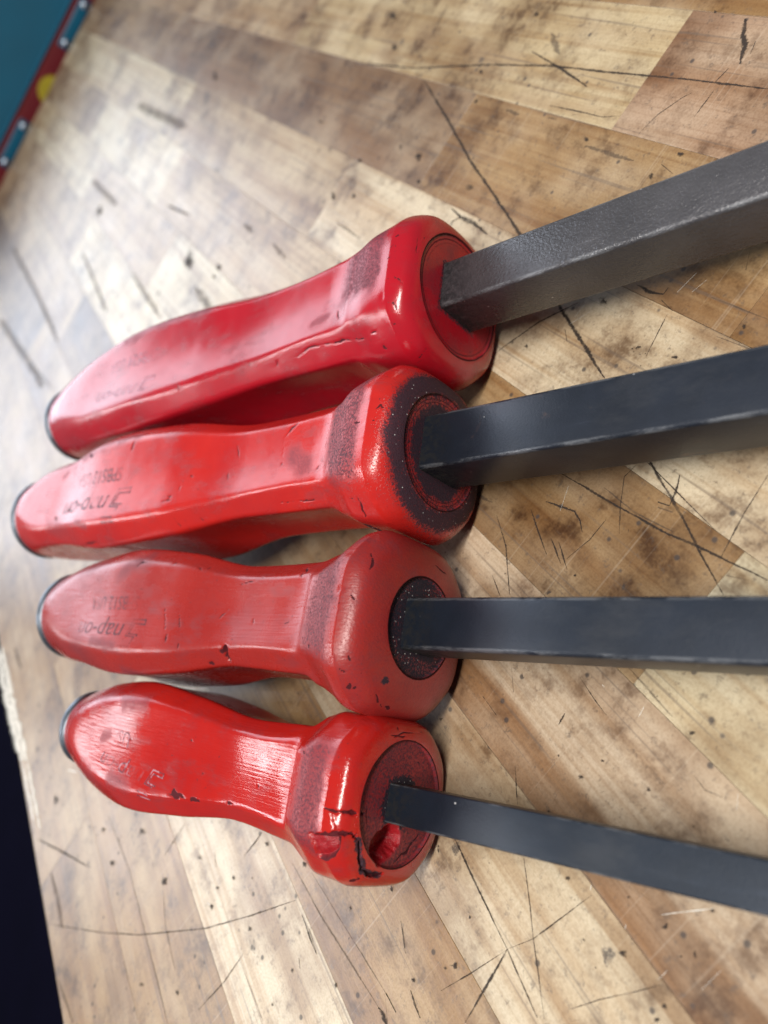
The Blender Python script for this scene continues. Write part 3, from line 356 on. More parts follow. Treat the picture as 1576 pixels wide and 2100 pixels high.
def build_handle(S, NTH=384):
    """S: dict(R, L, body, rec, recd, scoop). returns V (n,3), grid shape, aux arrays"""
    R, L = S['R'], S['L']
    th = np.linspace(-math.pi, math.pi, NTH, endpoint=False)
    b = S['body']
    # --- body stations from the ridge back to the butt
    t0 = 0.30 * R
    nb = int((L - t0) / 0.00042)
    t = np.linspace(t0, L, nb)
    xs = [0.30 * R, 0.44 * R, 0.70 * R, 1.02 * R, 1.35 * R] + list(1.35 * R + (L - 1.35 * R) * np.array([.18, .38, .6, .8, .93, 1.0]))
    smooth_r = [R, 0.975 * R, (0.24 + 0.76 * b[0]) * R, (0.40 * b[0] + 0.60 * b[1]) * R, b[1] * R, b[2] * R, b[3] * R, b[4] * R, b[5] * R, (0.35 * b[6] + 0.65 * b[5]) * R, (b[6] + 0.03) * R]
    a_s = pchip(t, xs, smooth_r)
    # the four flats: shoulder band, crisp rear edge, then the scooped grip
    sc = S['scoop']; te = S.get('edge', 1.02) * R
    drop = np.where(t > te, sc * R * np.exp(-(np.maximum(t - te, 0) / (0.55 * R)) ** 1.3), 0)
    lift = S.get('lift', 0.05) * R * np.exp(-((t - te) / (0.30 * R)) ** 2) * (t <= te)
    lift2 = S.get('lift', 0.05) * R * np.exp(-((t - te) / (0.10 * R)) ** 2) * (t > te)
    dropc = drop * (1 - np.exp(-((t - te) / (0.10 * R)) ** 2) * (t > te))
    a_m = a_s + lift + lift2 - dropc
    f = np.clip((t - t0) / (L - t0), 0, 1)
    q = np.interp(f, [0, .18, .3, .5, .75, .92, 1], [1.085, 1.13, 1.19, 1.21, 1.20, 1.20, 1.20])
    # the butt is turned: a convex taper of revolution cuts the corners off the octagon
    xb = np.clip((f - .60) / .40, 0, 1)
    cone = (b[6] + (1.25 * b[4] - b[6]) * (1 - xb ** 1.7))
    p = np.interp(f, [0, .2, .8, 1], [14, 60, 58, 26])
    rad = section(th, a_m, a_s * q, p) / R
    wc = sstep(.55, .66, f)[:, None]
    cut = (rad ** -36.0 + (cone[:, None] + 0 * rad) ** -36.0) ** (-1 / 36.0)
    rad = (rad * (1 - wc) + cut * wc) * R
    # shallow dish across each flat of the grip
    dish = S['dish'] * R * sstep(te, te + 0.5 * R, t) * (1 - sstep(.72 * L, .86 * L, t))
    for k in range(4):
        dth = (th - k * math.pi / 2 + math.pi) % (2 * math.pi) - math.pi
        lat = np.tan(np.clip(dth, -1.2, 1.2)) / 0.62
        prof = np.clip(1 - lat ** 2, 0, None) * (np.abs(dth) < 0.78)
        rad = rad - dish[:, None] * prof[None, :]
    X = np.repeat(-t[:, None], NTH, 1)
    kind = np.zeros_like(X)                     # 0 body, 1 front face
    w_arr = np.ones_like(X)
    # --- rounded butt edge
    ne = 7
    ang = np.linspace(0, math.pi / 2, ne + 1)[1:]
    er = 0.035 * R
    Xe = np.repeat((-L - er * np.sin(ang))[:, None], NTH, 1)
    Re = rad[-1][None, :] - er * (1 - np.cos(ang))[:, None]
    Re = np.vstack([Re, Re[-1:] * 0.02]); Xe = np.vstack([Xe, Xe[-1:]])
    # --- front: from ridge over the dome to the recess, then its floor
    rim = rad[0]
    rec = S['rec'] * R
    nf = 52
    w = 1 - np.linspace(0, 1, nf + 1)[1:] ** 1.15
    Rf = rec + (rim[None, :] - rec) * w[:, None]
    Xf = -(0.30 * R) * np.repeat((0.42 * w ** 1.5 + 0.58 * w ** 7.0)[:, None], NTH, 1)
    nr = 92
    ww = np.linspace(1, 0.04, nr)
    Rr = rec * np.repeat(ww[:, None], NTH, 1)
    dep = S['recd'] * R * sstep(1.0, 0.965, ww)
    Xr = -np.repeat(dep[:, None], NTH, 1)
    XX = np.vstack([Xe[::-1], X[::-1], Xf, Xr])
    RR = np.vstack([Re[::-1], rad[::-1], Rf, Rr])
    TT = np.repeat(th[None, :], len(XX), 0)
    V = np.stack([XX, RR * np.sin(TT), RR * np.cos(TT)], -1)
    front = np.zeros(len(XX)); front[len(Xe) + nb:] = 1
    fr = np.repeat(front[:, None], NTH, 1)
    return V.reshape(-1, 3), (len(XX), NTH), TT.ravel(), RR.ravel(), fr.ravel()

def seg_dist(V, pts):
    """distance of all vertices to a polyline, plus position 0..1 along it"""
    best = np.full(len(V), 1e9)
    pts = np.asarray(pts, float)
    if len(pts) == 1:
        return np.linalg.norm(V - pts[0], axis=1)
    for a, b in zip(pts[:-1], pts[1:]):
        ab = b - a; tt = np.clip(((V - a) @ ab) / (ab @ ab + 1e-18), 0, 1)
        d = np.linalg.norm(V - a - tt[:, None] * ab, axis=1)
        best = np.minimum(best, d)
    return best

def taper(V, pts):
    """1 in the middle of a polyline, thin at its two ends"""
    pts = np.asarray(pts, float)
    if len(pts) < 2: return np.ones(len(V))
    ln = max(1e-6, np.linalg.norm(pts[-1] - pts[0]))
    e = np.minimum(np.linalg.norm(V - pts[0], axis=1), np.linalg.norm(V - pts[-1], axis=1))
    return 0.45 + 0.75 * np.clip(e / (0.5 * ln), 0, 1)
U_ = 0.17
def frame(yaw, pitch):
    yaw = math.radians(yaw); pitch = math.radians(pitch)
    a = np.array([math.cos(yaw) * math.cos(pitch), math.sin(yaw) * math.cos(pitch), math.sin(pitch)])
    s = np.array([-math.sin(yaw), math.cos(yaw), 0.0])
    return a, s, np.cross(a, s)
# pose: centre of the bolster face, yaw, pitch, handle yaw; sizes in multiples of U
TOOLS = {
    1: dict(C=(1.1224, -.0431, .136), yaw=-138.7, pitch=-4.5, dyaw=-.35, dt=.019, w=.0869, h=.0939, R=.140, L=1.222, rec=.77, recd=.018, scoop=.03, dish=.05, lift=.0,
            body=(.92, .81, .745, .855, .935, .86, .68)),
    2: dict(C=(.9366, .1715, .136), yaw=-139.9, pitch=-4.5, dyaw=-.05, dt=.018, w=.0895, h=.0968, R=.137, L=1.25, rec=.69, recd=.02, scoop=.035, dish=.04, lift=.005,
            body=(.91, .71, .675, .87, .95, .77, .72)),
    3: dict(C=(.7498, .3814, .137), yaw=-140.9, pitch=-4.5, dyaw=-.42, dt=.014, w=.0759, h=.0741, R=.138, L=.985, rec=.54, recd=.03, scoop=.05, dish=.03, lift=.02,
            body=(.80, .68, .63, .80, .89, .78, .68)),
    4: dict(C=(.6001, .5796, .1165), yaw=-141.4, pitch=-4.5, dyaw=-.96, dt=.012, w=.0528, h=.0529, R=.118, L=.828, rec=.735, recd=.04, scoop=.09, dish=.03, lift=.05,
            body=(.935, .765, .675, .83, .95, .845, .63)),
}
def tool_frame(T):
    a, s, u = frame(T['yaw'], T['pitch'])
    C = np.array(T['C']) * U_ + a * T['dt'] * U_
    ha, hs, hu = frame(T['yaw'] + T['dyaw'], T['pitch'])
    return C, (a, s, u), (ha, hs, hu)
def handle_spec(T):
    return dict(R=T['R'] * U_, L=T['L'] * U_, body=T['body'], rec=T['rec'], recd=T['recd'], scoop=T['scoop'], dish=T['dish'], lift=T['lift'])
#HANDLE_END
# ------------------------------------------------------------------ floor
bm = bmesh.new()
bmesh.ops.create_grid(bm, x_segments=2, y_segments=2, size=6.0)
floor = link('floor', mesh_of(bm, 'floor'), plain('dark_floor', (0.0022, 0.0014, 0.011), 0.85, scale=4.0, spec=0.1))
floor.location = (0.6, 0.4, -0.92)
floor['kind'] = 'structure'

# ------------------------------------------------------------------ workbench top: edge-glued staves with butt joints
bench = bpy.data.objects.new('workbench_top', None); col.objects.link(bench)
tag(bench, 'scratched and stained butcher block workbench top of glued maple staves', 'workbench')
Y_EDGES = [-1.36, -1.13, -.90, -.669, -.4445, -.214, .013, .239, .464, .691, .924, 1.172, 1.43, 1.703]
X_END = 5.79
X_NEAR = -1.2
def lin(r, g_, b): return tuple((c / 255.0) ** 2.2 for c in (r, g_, b))
CREAM = (0.47, 0.37, 0.22); TAN = (0.325, 0.215, 0.108); PINK = (0.375, 0.25, 0.165); BROWN = (0.205, 0.125, 0.066)
GOLD = (0.26, 0.155, 0.065); PALE = (0.54, 0.455, 0.30); BEIGE = (0.40, 0.295, 0.18); WARM = (0.355, 0.235, 0.115)
OAK = (0.31, 0.195, 0.088); WHITE = (0.58, 0.52, 0.37); SAND = (0.50, 0.395, 0.285); MILK = (0.53, 0.445, 0.315)
# rows: per strip, list of (far x, tone, heartwood streak) from the near end outwards
ROWS = [
    [(0.2, TAN, 0), (1.9, BEIGE, 0), (X_END, CREAM, 0)],
    [(0.9, CREAM, 0), (2.6, WARM, 0.3), (X_END, TAN, 0)],
    [(0.35, BEIGE, 0), (1.62, GOLD, 0.2), (3.2, TAN, 0), (X_END, BEIGE, 0)],
    [(0.1, BEIGE, 0), (1.19, PINK, 0), (2.7, CREAM, 0), (X_END, BEIGE, 0)],
    [(0.72, GOLD, 0.35), (1.63, TAN, 0.1), (3.95, BROWN, 0.3), (X_END, TAN, 0)],
    [(0.15, TAN, 0), (1.955, MILK, 0), (3.35, BEIGE, 0), (X_END, PALE, 0)],
    [(0.50, WHITE, 0), (1.75, TAN, 0), (3.1, BEIGE, 0), (4.4, PALE, 0), (X_END, BEIGE, 0)],
    [(-0.1, TAN, 0), (1.25, SAND, 0.95), (2.75, PALE, 0), (4.0, BEIGE, 0), (X_END, PALE, 0)],
    [(1.02, MILK, 0), (2.3, BEIGE, 0.2), (3.7, PALE, 0), (X_END, BEIGE, 0.3)],
    [(1.55, OAK, 0.5), (3.3, BROWN, 0.25), (X_END, BEIGE, 0.2)],
    [(1.5, MILK, 0), (3.6, TAN, 0.35), (X_END, BROWN, 0)],
    [(1.9, OAK, 0), (4.2, TAN, 0.3), (X_END, BEIGE, 0)],
    [(1.35, OAK, 0.15), (2.9, OAK, 0), (4.6, TAN, 0), (X_END, CREAM, 0)],
]
rng = random.Random(5)
GAP = 0.00003
for r, row in enumerate(ROWS):
    y0, y1 = Y_EDGES[r] * U, Y_EDGES[r + 1] * U
    x0 = X_NEAR * U
    for xf, tone, heart in row:
        x1 = xf * U
        cx, cy = (x0 + x1) / 2, (y0 + y1) / 2
        lx, ly = (x1 - x0) / 2 - GAP, (y1 - y0) / 2 - GAP
        last = r == len(ROWS) - 1
        bmv = box_bm(-lx, lx, -ly, ly, -0.042, 0.0, 0.00006, 1)
        if last:                                   # eased outer arris of the bench edge
            for v in bmv.verts:
                if v.co.y > ly - 0.0006 and v.co.z > -0.001:
                    v.co.y -= 0.0028 if v.co.z > -0.00003 else 0.0
                    v.co.z -= 0.0030 if v.co.z <= -0.00003 else 0.0
        o = link('stave', mesh_of(bmv, 'stave'), M_WOOD, bench)
        o.location = (cx, cy, rng.uniform(-0.00004, 0.0))
        k = rng.uniform(0.95, 1.05)
        o.color = (tone[0] * k, tone[1] * k, tone[2] * k, heart)
        x0 = x1

# ------------------------------------------------------------------ scratches, dents and stains worn into the bench; pale edge glare painted on
def ribbon(verts, faces, uvs, pts, w, z, seed):
    """soft-edged strip along a polyline, with uneven width"""
    rg = random.Random(seed)
    P = [Vector((p[0] / 1000, p[1] / 1000)) for p in pts]
    Q = [P[0]]
    for a, b in zip(P[:-1], P[1:]):
        n = max(1, int((b - a).length / 0.0035))
        for i in range(1, n + 1): Q.append(a.lerp(b, i / n))
    base = len(verts); W = w / 1000 * 0.58
    for i, q in enumerate(Q):
        d = (Q[min(i + 1, len(Q) - 1)] - Q[max(i - 1, 0)]); d = d.normalized() if d.length > 0 else Vector((1, 0))
        nrm = Vector((-d.y, d.x))
        e = min(1.0, 0.35 + 0.65 * min(i, len(Q) - 1 - i) / max(1.0, min(3.0, len(Q) / 3)))
        ww = W * e * rg.uniform(0.75, 1.25)
        q = q + nrm * rg.uniform(-0.12, 0.12) * W
        for sgn, vv in ((-1, 0.0), (1, 1.0)):
            p = q + nrm * sgn * ww
            verts.append((p.x, p.y, z)); uvs.append((i * 0.1, vv))
    for i in range(len(Q) - 1):
        a = base + 2 * i
        faces.append((a, a + 1, a + 3, a + 2))

def uv_mesh(name, verts, faces, uvs):
    me = bpy.data.meshes.new(name)
    me.from_pydata(verts, [], faces)
    lay = me.uv_layers.new(name='UVMap')
    for l in me.loops: lay.data[l.index].uv = uvs[l.vertex_index]
    return me

def blob(verts, faces, uvs, c, ra, rb, z, seed):
    rg = random.Random(seed)
    base = len(verts); n = 14
    verts.append((c[0] / 1000, c[1] / 1000, z)); uvs.append((0.5, 0.5))
    for i in range(n):
        an = 2 * math.pi * i / n
        rr = rg.uniform(0.7, 1.35)
        verts.append(((c[0] + (ra[0] * math.cos(an) + rb[0] * math.sin(an)) * rr) / 1000, (c[1] + (ra[1] * math.cos(an) + rb[1] * math.sin(an)) * rr) / 1000, z)); uvs.append((0.5, 1.0))
    for i in range(n): faces.append((base, base + 1 + i, base + 1 + (i + 1) % n))

vs, fs, us = [], [], []
for i, (w, pts) in enumerate(BENCH_MARKS['faint']): ribbon(vs, fs, us, pts, w * 0.62, 0.00004 + i * 3e-7, 900 + i)
o = link('stain_marks', uv_mesh('stain_marks', vs, fs, us), M_FAINT, bench); o['kind'] = 'stuff'
vs, fs, us = [], [], []
for i, (w, pts) in enumerate(BENCH_MARKS['dark']): ribbon(vs, fs, us, pts, w, 0.00008 + i * 3e-7, i)
o = link('scratch_marks', uv_mesh('scratch_marks', vs, fs, us), M_SCRATCH, bench); o['kind'] = 'stuff'
vs, fs, us = [], [], []
BENCH_MARKS['pale'] += EDGE_WEAR_GLARE
# many small random cuts like those all over the bench
rg = random.Random(11)
for i in range(150):
    x, y = rg.uniform(0.05, 3.0) * 170, rg.uniform(-0.7, 1.65) * 170
    an = rg.choice([0.6, 0.9, 2.3, -0.4]) + rg.gauss(0, 0.35); ln = min(14, rg.expovariate(1 / 2.2) + 0.5)
    ribbon(vs, fs, us, [(x, y), (x + ln * 0.5 * math.cos(an) + rg.uniform(-.2, .2), y + ln * 0.5 * math.sin(an)), (x + ln * math.cos(an), y + ln * math.sin(an) + rg.uniform(-.3, .3))], rg.choice([0.07, 0.09, 0.11, 0.14, 0.2]), 0.00011 + i * 5e-8, 2000 + i)
o = link('fine_cut_marks', uv_mesh('fine_cut_marks', vs, fs, us), M_CUT, bench); o['kind'] = 'stuff'
vs, fs, us = [], [], []
for i, (x, y, ax, ay, bx, by) in enumerate(BENCH_MARKS['spot']): blob(vs, fs, us, (x, y), (ax, ay), (bx, by), 0.00014 + i * 3e-7, i)
rg = random.Random(23)
for i in range(70):
    cx, cy = rg.uniform(0.1, 2.2) * 170, rg.uniform(-0.6, 1.6) * 170
    for j in range(rg.choice([1, 1, 2, 4, 7])):
        r_ = rg.choice([0.12, 0.16, 0.2, 0.28, 0.4]); an = rg.uniform(0, 3.14); el = rg.uniform(1, 2.2)
        blob(vs, fs, us, (cx + rg.gauss(0, 1.6), cy + rg.gauss(0, 1.6)), (r_ * el * math.cos(an), r_ * el * math.sin(an)), (-r_ * math.sin(an), r_ * math.cos(an)), 0.00016 + i * 1e-7 + j * 1e-8, 3000 + i * 10 + j)
o = link('dent_marks', uv_mesh('dent_marks', vs, fs, us), M_SCRATCH, bench); o['kind'] = 'stuff'
vs, fs, us = [], [], []
for i, (w, pts) in enumerate(BENCH_MARKS['pale']): ribbon(vs, fs, us, pts, w, 0.00017 + i * 3e-7, 500 + i)  # pale scratches, plus painted glare along the worn bench edge
o = link('pale_scratches_edge_glare', uv_mesh('pale_scratches_edge_glare', vs, fs, us), M_PALE, bench); o['kind'] = 'stuff'

# ------------------------------------------------------------------ pry bars
NAMES = {
    1: 'crimson handled pry bar with the grainy steel shaft, nearest the teal chest',
    2: 'red handled pry bar with a broad black grime ring round its shaft',
    3: 'dull red handled pry bar with a small black filled socket and flat dark shaft',
    4: 'red handled pry bar with cracked chipped bolster and the thinnest shaft',
}
H_MAT = {
    1: handle_material('crimson_handle_plastic', (0.37, 0.007, 0.016), (0.28, 0.005, 0.013), 0.19, 0.10, 0.25),
    2: handle_material('bright_red_handle_plastic', (0.45, 0.016, 0.012), (0.34, 0.010, 0.012), 0.22, 0.25, 0.3),
    3: handle_material('dull_red_handle_plastic', (0.32, 0.017, 0.011), (0.24, 0.014, 0.012), 0.25, 0.6, 0.25),
    4: handle_material('scarlet_handle_plastic', (0.39, 0.012, 0.008), (0.30, 0.008, 0.008), 0.16, 0.5, 0.2),
}
S_MAT = {
    1: steel_material('grainy_grey_steel', (0.088, 0.085, 0.092), 0.27, 1150.0, 0.8),
    2: steel_material('blued_steel', (0.017, 0.022, 0.034), 0.39, 1700.0, 0.16, 0.5),
    3: steel_material('dark_blued_steel', (0.015, 0.021, 0.034), 0.42, 1500.0, 0.14, 0.0),
    4: steel_material('thin_blued_steel', (0.013, 0.020, 0.033), 0.44, 1500.0, 0.12, 0.0),
}
M_CAP = plain('steel_striking_cap', (0.16, 0.18, 0.21), 0.36, 0.9, 300.0, 0.4)
M_LETTER = {k: None for k in TOOLS}

def letter_material(name, dark, pale, amount):
    g = NT(name)
    oc = g.coord('Object')
    n = g.noise(oc, 420.0, 3.0, 0.6); n2 = g.noise(oc, 95.0, 2.0, 0.5)
    a = g.math('MULTIPLY', g.ramp(n2, 0.32, 0.58, 0.15, 1.0), g.ramp(n, 0.25, 0.55, 0.35, 1.0))
    a = g.math('MULTIPLY', a, amount)
    b = g.bsdf(g.mix(g.ramp(n, 0.45, 0.6), dark, pale), 0.5)
    tr = g.n('ShaderNodeBsdfTransparent').outputs[0]
    mx = g.n('ShaderNodeMixShader'); g.set(mx.inputs[0], a); g.set(mx.inputs[1], tr); g.set(mx.inputs[2], b)
    return g.done(mx.outputs[0])
L_MAT = {
    1: letter_material('worn_silver_lettering', (0.16, 0.03, 0.06), (0.55, 0.26, 0.34), 0.7),
    2: letter_material('worn_dark_lettering', (0.030, 0.012, 0.022), (0.10, 0.02, 0.03), 0.8),
    3: letter_material('faint_dark_lettering', (0.035, 0.014, 0.024), (0.11, 0.02, 0.03), 0.65),
    4: letter_material('worn_pale_lettering', (0.13, 0.03, 0.05), (0.50, 0.25, 0.30), 0.7),
}

def paint_and_dent(k, V, TT, RR, fr, shape, R, L, T):
    n = len(V); rg = np.random.default_rng(k)
    t = -V[:, 0]
    rec = T['rec'] * R
    # hand-worn unevenness so no flat is perfectly flat
    rad = V.copy(); rad[:, 0] = 0; rl = np.linalg.norm(rad, axis=1, keepdims=True); rad = rad / np.maximum(rl, 1e-9)
    nz = vnoise(V, 95.0, k) * 0.00003 + vnoise(V, 260.0, k + 9) * 0.00002
    ridge = np.exp(-((t - 0.30 * R) / (0.09 * R)) ** 2) * (fr < 2)
    nick = np.maximum(0, vnoise(V, 420.0, k + 20) - 0.45) * ridge
    V = V + rad * (nz * (rl[:, 0] > 0.3 * R) - nick * 0.0004)[:, None]
    grime = np.zeros(n); mark = np.zeros(n); scuff = np.zeros(n); gouge = np.zeros(n)
    ndg = vnoise(V, 150.0, k + 3) * 0.5 + vnoise(V, 420.0, k + 4) * 0.5
    deg = np.degrees(TT)
    # shoulder band behind the ridge (rough cast texture holding dirt)
    lowf = vnoise(V, 70.0, k + 40)
    inb = sstep(0.36 * R, 0.50 * R, t + (ndg * 0.05 + lowf * 0.05) * R) * (1 - sstep(0.86 * R, 1.16 * R, t + (ndg * 0.10 + lowf * 0.22 - (0.14 if k < 3 else 0.0)) * R)) * (fr == 0)
    lo, hi = {1: (-14, 75), 2: (-26, 60), 3: (-30, 34), 4: (-32, 32)}[k]
    sidew = sstep(lo - 10, lo + 8, deg + ndg * 7 + lowf * 8) * (1 - sstep(hi - 8, hi + 10, deg + ndg * 7 + lowf * 8))
    st = {1: (0.24, 0.95), 2: (0.31, 0.95), 3: (0.20, 0.8), 4: (0.14, 0.95)}[k]
    grime += inb * sidew * st[0]; scuff += inb * sidew * st[1]
    # front face dirt
    rr = RR / R; face = fr == 1
    if k == 1:
        for q, a_ in ((0.765, 0.9), (0.71, 0.65), (0.66, 0.5)):
            mark += face * a_ * np.exp(-((rr - q - ndg * 0.008) / 0.017) ** 2) * sstep(-0.9, 0.1, vnoise(V, 120.0, 33) + 0.35)
        scuff += face * 0.35 * (rr < 0.78) * sstep(-0.2, 0.6, ndg + 0.2)
    if k == 2:
        d = (rr - 0.79 - ndg * 0.06) / np.where(rr > 0.79, 0.13, 0.10)
        grime += face * 0.92 * np.exp(-d * d) * sstep(-1.1, 0.1, vnoise(V, 60.0, 8) + 0.55)
        grime += face * 0.33 * (1 - sstep(0.8, 1.0, rr))
        scuff += face * 0.5 * (rr < 0.68)
        for q in (0.685, 0.63, 0.59): mark += face * 0.6 * np.exp(-((rr - q - ndg * 0.006) / 0.014) ** 2)
        grime += face * 0.85 * (1 - sstep(0.44, 0.60, rr + ndg * 0.08 + lowf * 0.06))
    if k == 3:
        grime += face * (0.66 + 0.35 * ndg) * (1 - sstep(0.52, 0.56, rr + 0.03 * lowf + 0.02 * ndg))
        scuff += face * 0.9 * (rr < 0.55)
        scuff += face * 0.28 * (rr > 0.55)
        mark += face * 0.9 * np.exp(-((rr - 0.545) / 0.012) ** 2)
    if k == 4:
        scuff += face * 1.0 * (rr < 0.74)
        grime += face * 0.22 * (rr < 0.74)
        mark += face * 0.75 * np.exp(-((rr - 0.738 - ndg * 0.004) / 0.010) ** 2)
        grime += face * 0.7 * (1 - sstep(0.28, 0.36, rr + ndg * 0.05))
    # packed dirt in the square gap round the shaft
    sq = np.maximum(np.abs(V[:, 1]) / (T['w'] * U / 2), np.abs(V[:, 2]) / (T['h'] * U / 2))
    grime = np.maximum(grime, face * {1: 0.62, 2: 0.9, 3: 0.95, 4: 0.75}[k] * (1 - sstep(1.05, 1.05 + {1: 0.16, 2: 0.30, 3: 0.35, 4: 0.28}[k], sq + 0.08 * ndg)))
    grime += {1: 0.05, 2: 0.13, 3: 0.12, 4: 0.09}[k] * (t < 1.3 * R) * sstep(-0.5, 0.6, lowf + 0.3)
    # scuffed corners near the butt
    f = t / L
    if k in (3, 4, 2):
        for c_ in (-38, 38): scuff += 0.55 * np.exp(-((f - 0.80 - 0.02 * ndg) / 0.055) ** 2 - ((deg - c_ - ndg * 6) / 9.0) ** 2) * (fr == 0)
    scuff += 0.22 * np.clip(ndg, 0, 1) + (0.05 if k == 3 else 0.0)
    # recorded cuts, nicks, gouges
    axis_in = np.array([-1.0, 0, 0])
    JIT = np.stack([vnoise(V, 900.0, 61), vnoise(V, 900.0, 62), vnoise(V, 900.0, 63)], 1)
    for ty, w, pts in HANDLE_MARKS[k]:
        P = np.array(pts) / 1000; w = w / 1000
        d = seg_dist(V + (JIT * min(w * 0.35, 0.00035) if ty != 's' else 0.0), P)
        if ty in ('m', 'c'):
            wn = w * 0.50 * (1 + 0.4 * ndg) * (taper(V, P) if len(P) > 1 else 1.0)
            a_ = 1 - sstep(0.35, 1.15, d / wn)
            mark = np.maximum(mark, a_)
            V = V - rad * (a_ * (0.0008 if ty == 'c' else 0.00016) * (fr == 0))[:, None] + axis_in * (a_ * (0.0008 if ty == 'c' else 0.00012) * (fr == 1))[:, None]
        elif ty == 's': scuff = np.maximum(scuff, 0.75 * (1 - sstep(0.0, 1.3, d / (w * 0.75) + 0.6 * ndg)))
        elif ty == 'g': grime = np.maximum(grime, 0.85 * (1 - sstep(0.4, 1.1, d / (w * 0.6) + 0.3 * ndg)))
        elif ty == 'd':
            a_ = 1 - sstep(0.2, 1.0, d / (w * 0.55)); V = V - rad * (a_ * 0.0009)[:, None]
        elif ty == 'h':                                   # cavity knocked out of the socket floor
            a_ = 1 - sstep(0.25, 1.0, d / w + 0.10 * ndg)
            V = V + axis_in * (a_ * (0.0040 + 0.0005 * vnoise(V, 400.0, 5)))[:, None]
            gouge = np.maximum(gouge, 1 - sstep(0.85, 1.05, d / w + 0.12 * ndg))
        elif ty in ('q', 't'):                            # angular chip broken off the shoulder / piece knocked back between two cracks
            q2 = np.stack([P[:, 0], R * np.arctan2(P[:, 1], P[:, 2])], 1); v2 = np.stack([V[:, 0], R * TT], 1) + JIT[:, :2] * 0.00025
            de = np.full(n, 1e9); inside = np.zeros(n, bool)
            for a0, b0 in zip(q2, np.roll(q2, -1, 0)):
                ab = b0 - a0; tt = np.clip(((v2 - a0) @ ab) / (ab @ ab), 0, 1); de = np.minimum(de, np.linalg.norm(v2 - a0 - tt[:, None] * ab, axis=1))
                cr = (a0[1] > v2[:, 1]) != (b0[1] > v2[:, 1]); xi = a0[0] + (v2[:, 1] - a0[1]) / (b0[1] - a0[1] + 1e-12) * ab[0]; inside ^= cr & (v2[:, 0] < xi)
            inside &= RR > 0.6 * R
            if ty == 't': V = V - rad * (inside * 0.00045)[:, None]
            else:
                xr = (v2[:, 0] - q2[:, 0].min()) / (q2[:, 0].max() - q2[:, 0].min())
                V = V - rad * (inside * sstep(0.0, 0.0003, de) * (0.0006 + 0.0021 * np.clip(xr, 0, 1) ** 1.3 + 0.0003 * vnoise(V, 700.0, 6)))[:, None]
                gouge = np.where(inside, 0.92 * sstep(0.0001, 0.0006, de), gouge); grime = np.where(inside, 0.0, grime); scuff = np.where(inside, 0.15, scuff)
                mark = np.maximum(mark, 0.95 * (1 - sstep(0.00010, 0.00045, de)) * (xr > 0.25))
        elif ty == 'p':                                   # chip broken off the shoulder
            a_ = 1 - sstep(0.84, 0.97, d / w + 0.14 * ndg)
            V = V - rad * (a_ * (0.0016 + 0.00035 * vnoise(V, 330.0, 6)))[:, None]
            gouge = np.maximum(gouge, 0.9 * (1 - sstep(0.88, 0.99, d / w + 0.14 * ndg)))
            grime = grime * (1 - a_); scuff = scuff * (1 - 0.7 * a_)
    grime = grime * (1 - gouge); mark = mark * (1 - 0.15 * gouge)
    # random small nicks
    cand = rg.choice(n, 260)
    for i in cand:
        if abs(deg[i]) > 120: continue
        an = rg.uniform(0, 2 * math.pi); ln = rg.exponential(0.0009) + 0.0001
        c0 = V[i]; tang = np.array([math.cos(an), 0, 0]) + math.sin(an) * np.array([0, math.cos(TT[i]), -math.sin(TT[i])])
        sel = np.where(np.abs(V[:, 0] - c0[0]) < 0.006)[0]
        d = seg_dist(V[sel], [c0, c0 + tang * ln])
        mark[sel] = np.maximum(mark[sel], (1 - sstep(0.3, 1.1, d / rg.uniform(0.00014, 0.00030))) * rg.uniform(0.3, 0.9))
    colr = np.stack([np.clip(grime, 0, 1), np.clip(mark, 0, 1), np.clip(scuff, 0, 1), np.clip(gouge, 0, 1)], 1)
    return V, colr

def grid_mesh(name, V, shape, colr):
    nr, nc = shape
    i = np.arange(nr - 1)[:, None] * nc; j = np.arange(nc)[None, :]; j2 = (j + 1) % nc
    Fq = np.stack([i + j, i + j2, i + nc + j2, i + nc + j], -1).reshape(-1, 4)
    me = bpy.data.meshes.new(name)
    me.vertices.add(len(V)); me.vertices.foreach_set('co', V.astype(np.float32).ravel())
    me.loops.add(Fq.size); me.loops.foreach_set('vertex_index', Fq.astype(np.int32).ravel())
    me.polygons.add(len(Fq)); me.polygons.foreach_set('loop_start', np.arange(0, Fq.size, 4, dtype=np.int32)); me.polygons.foreach_set('loop_total', np.full(len(Fq), 4, dtype=np.int32))
    me.polygons.foreach_set('use_smooth', np.ones(len(Fq), dtype=bool))
    me.update(); me.validate()
    at = me.attributes.new('wear', 'FLOAT_COLOR', 'POINT')
    at.data.foreach_set('color', colr.astype(np.float32).ravel())
    return me, Fq

def text_mesh(body, size, shear):
    cu = bpy.data.curves.new('lettering', 'FONT'); cu.body = body; cu.size = size; cu.shear = shear; cu.resolution_u = 3
    tmp = bpy.data.objects.new('tmp', cu); col.objects.link(tmp)
    dg = bpy.context.evaluated_depsgraph_get()
    me = bpy.data.meshes.new_from_object(tmp.evaluated_get(dg))
    bpy.data.objects.remove(tmp)
    return me

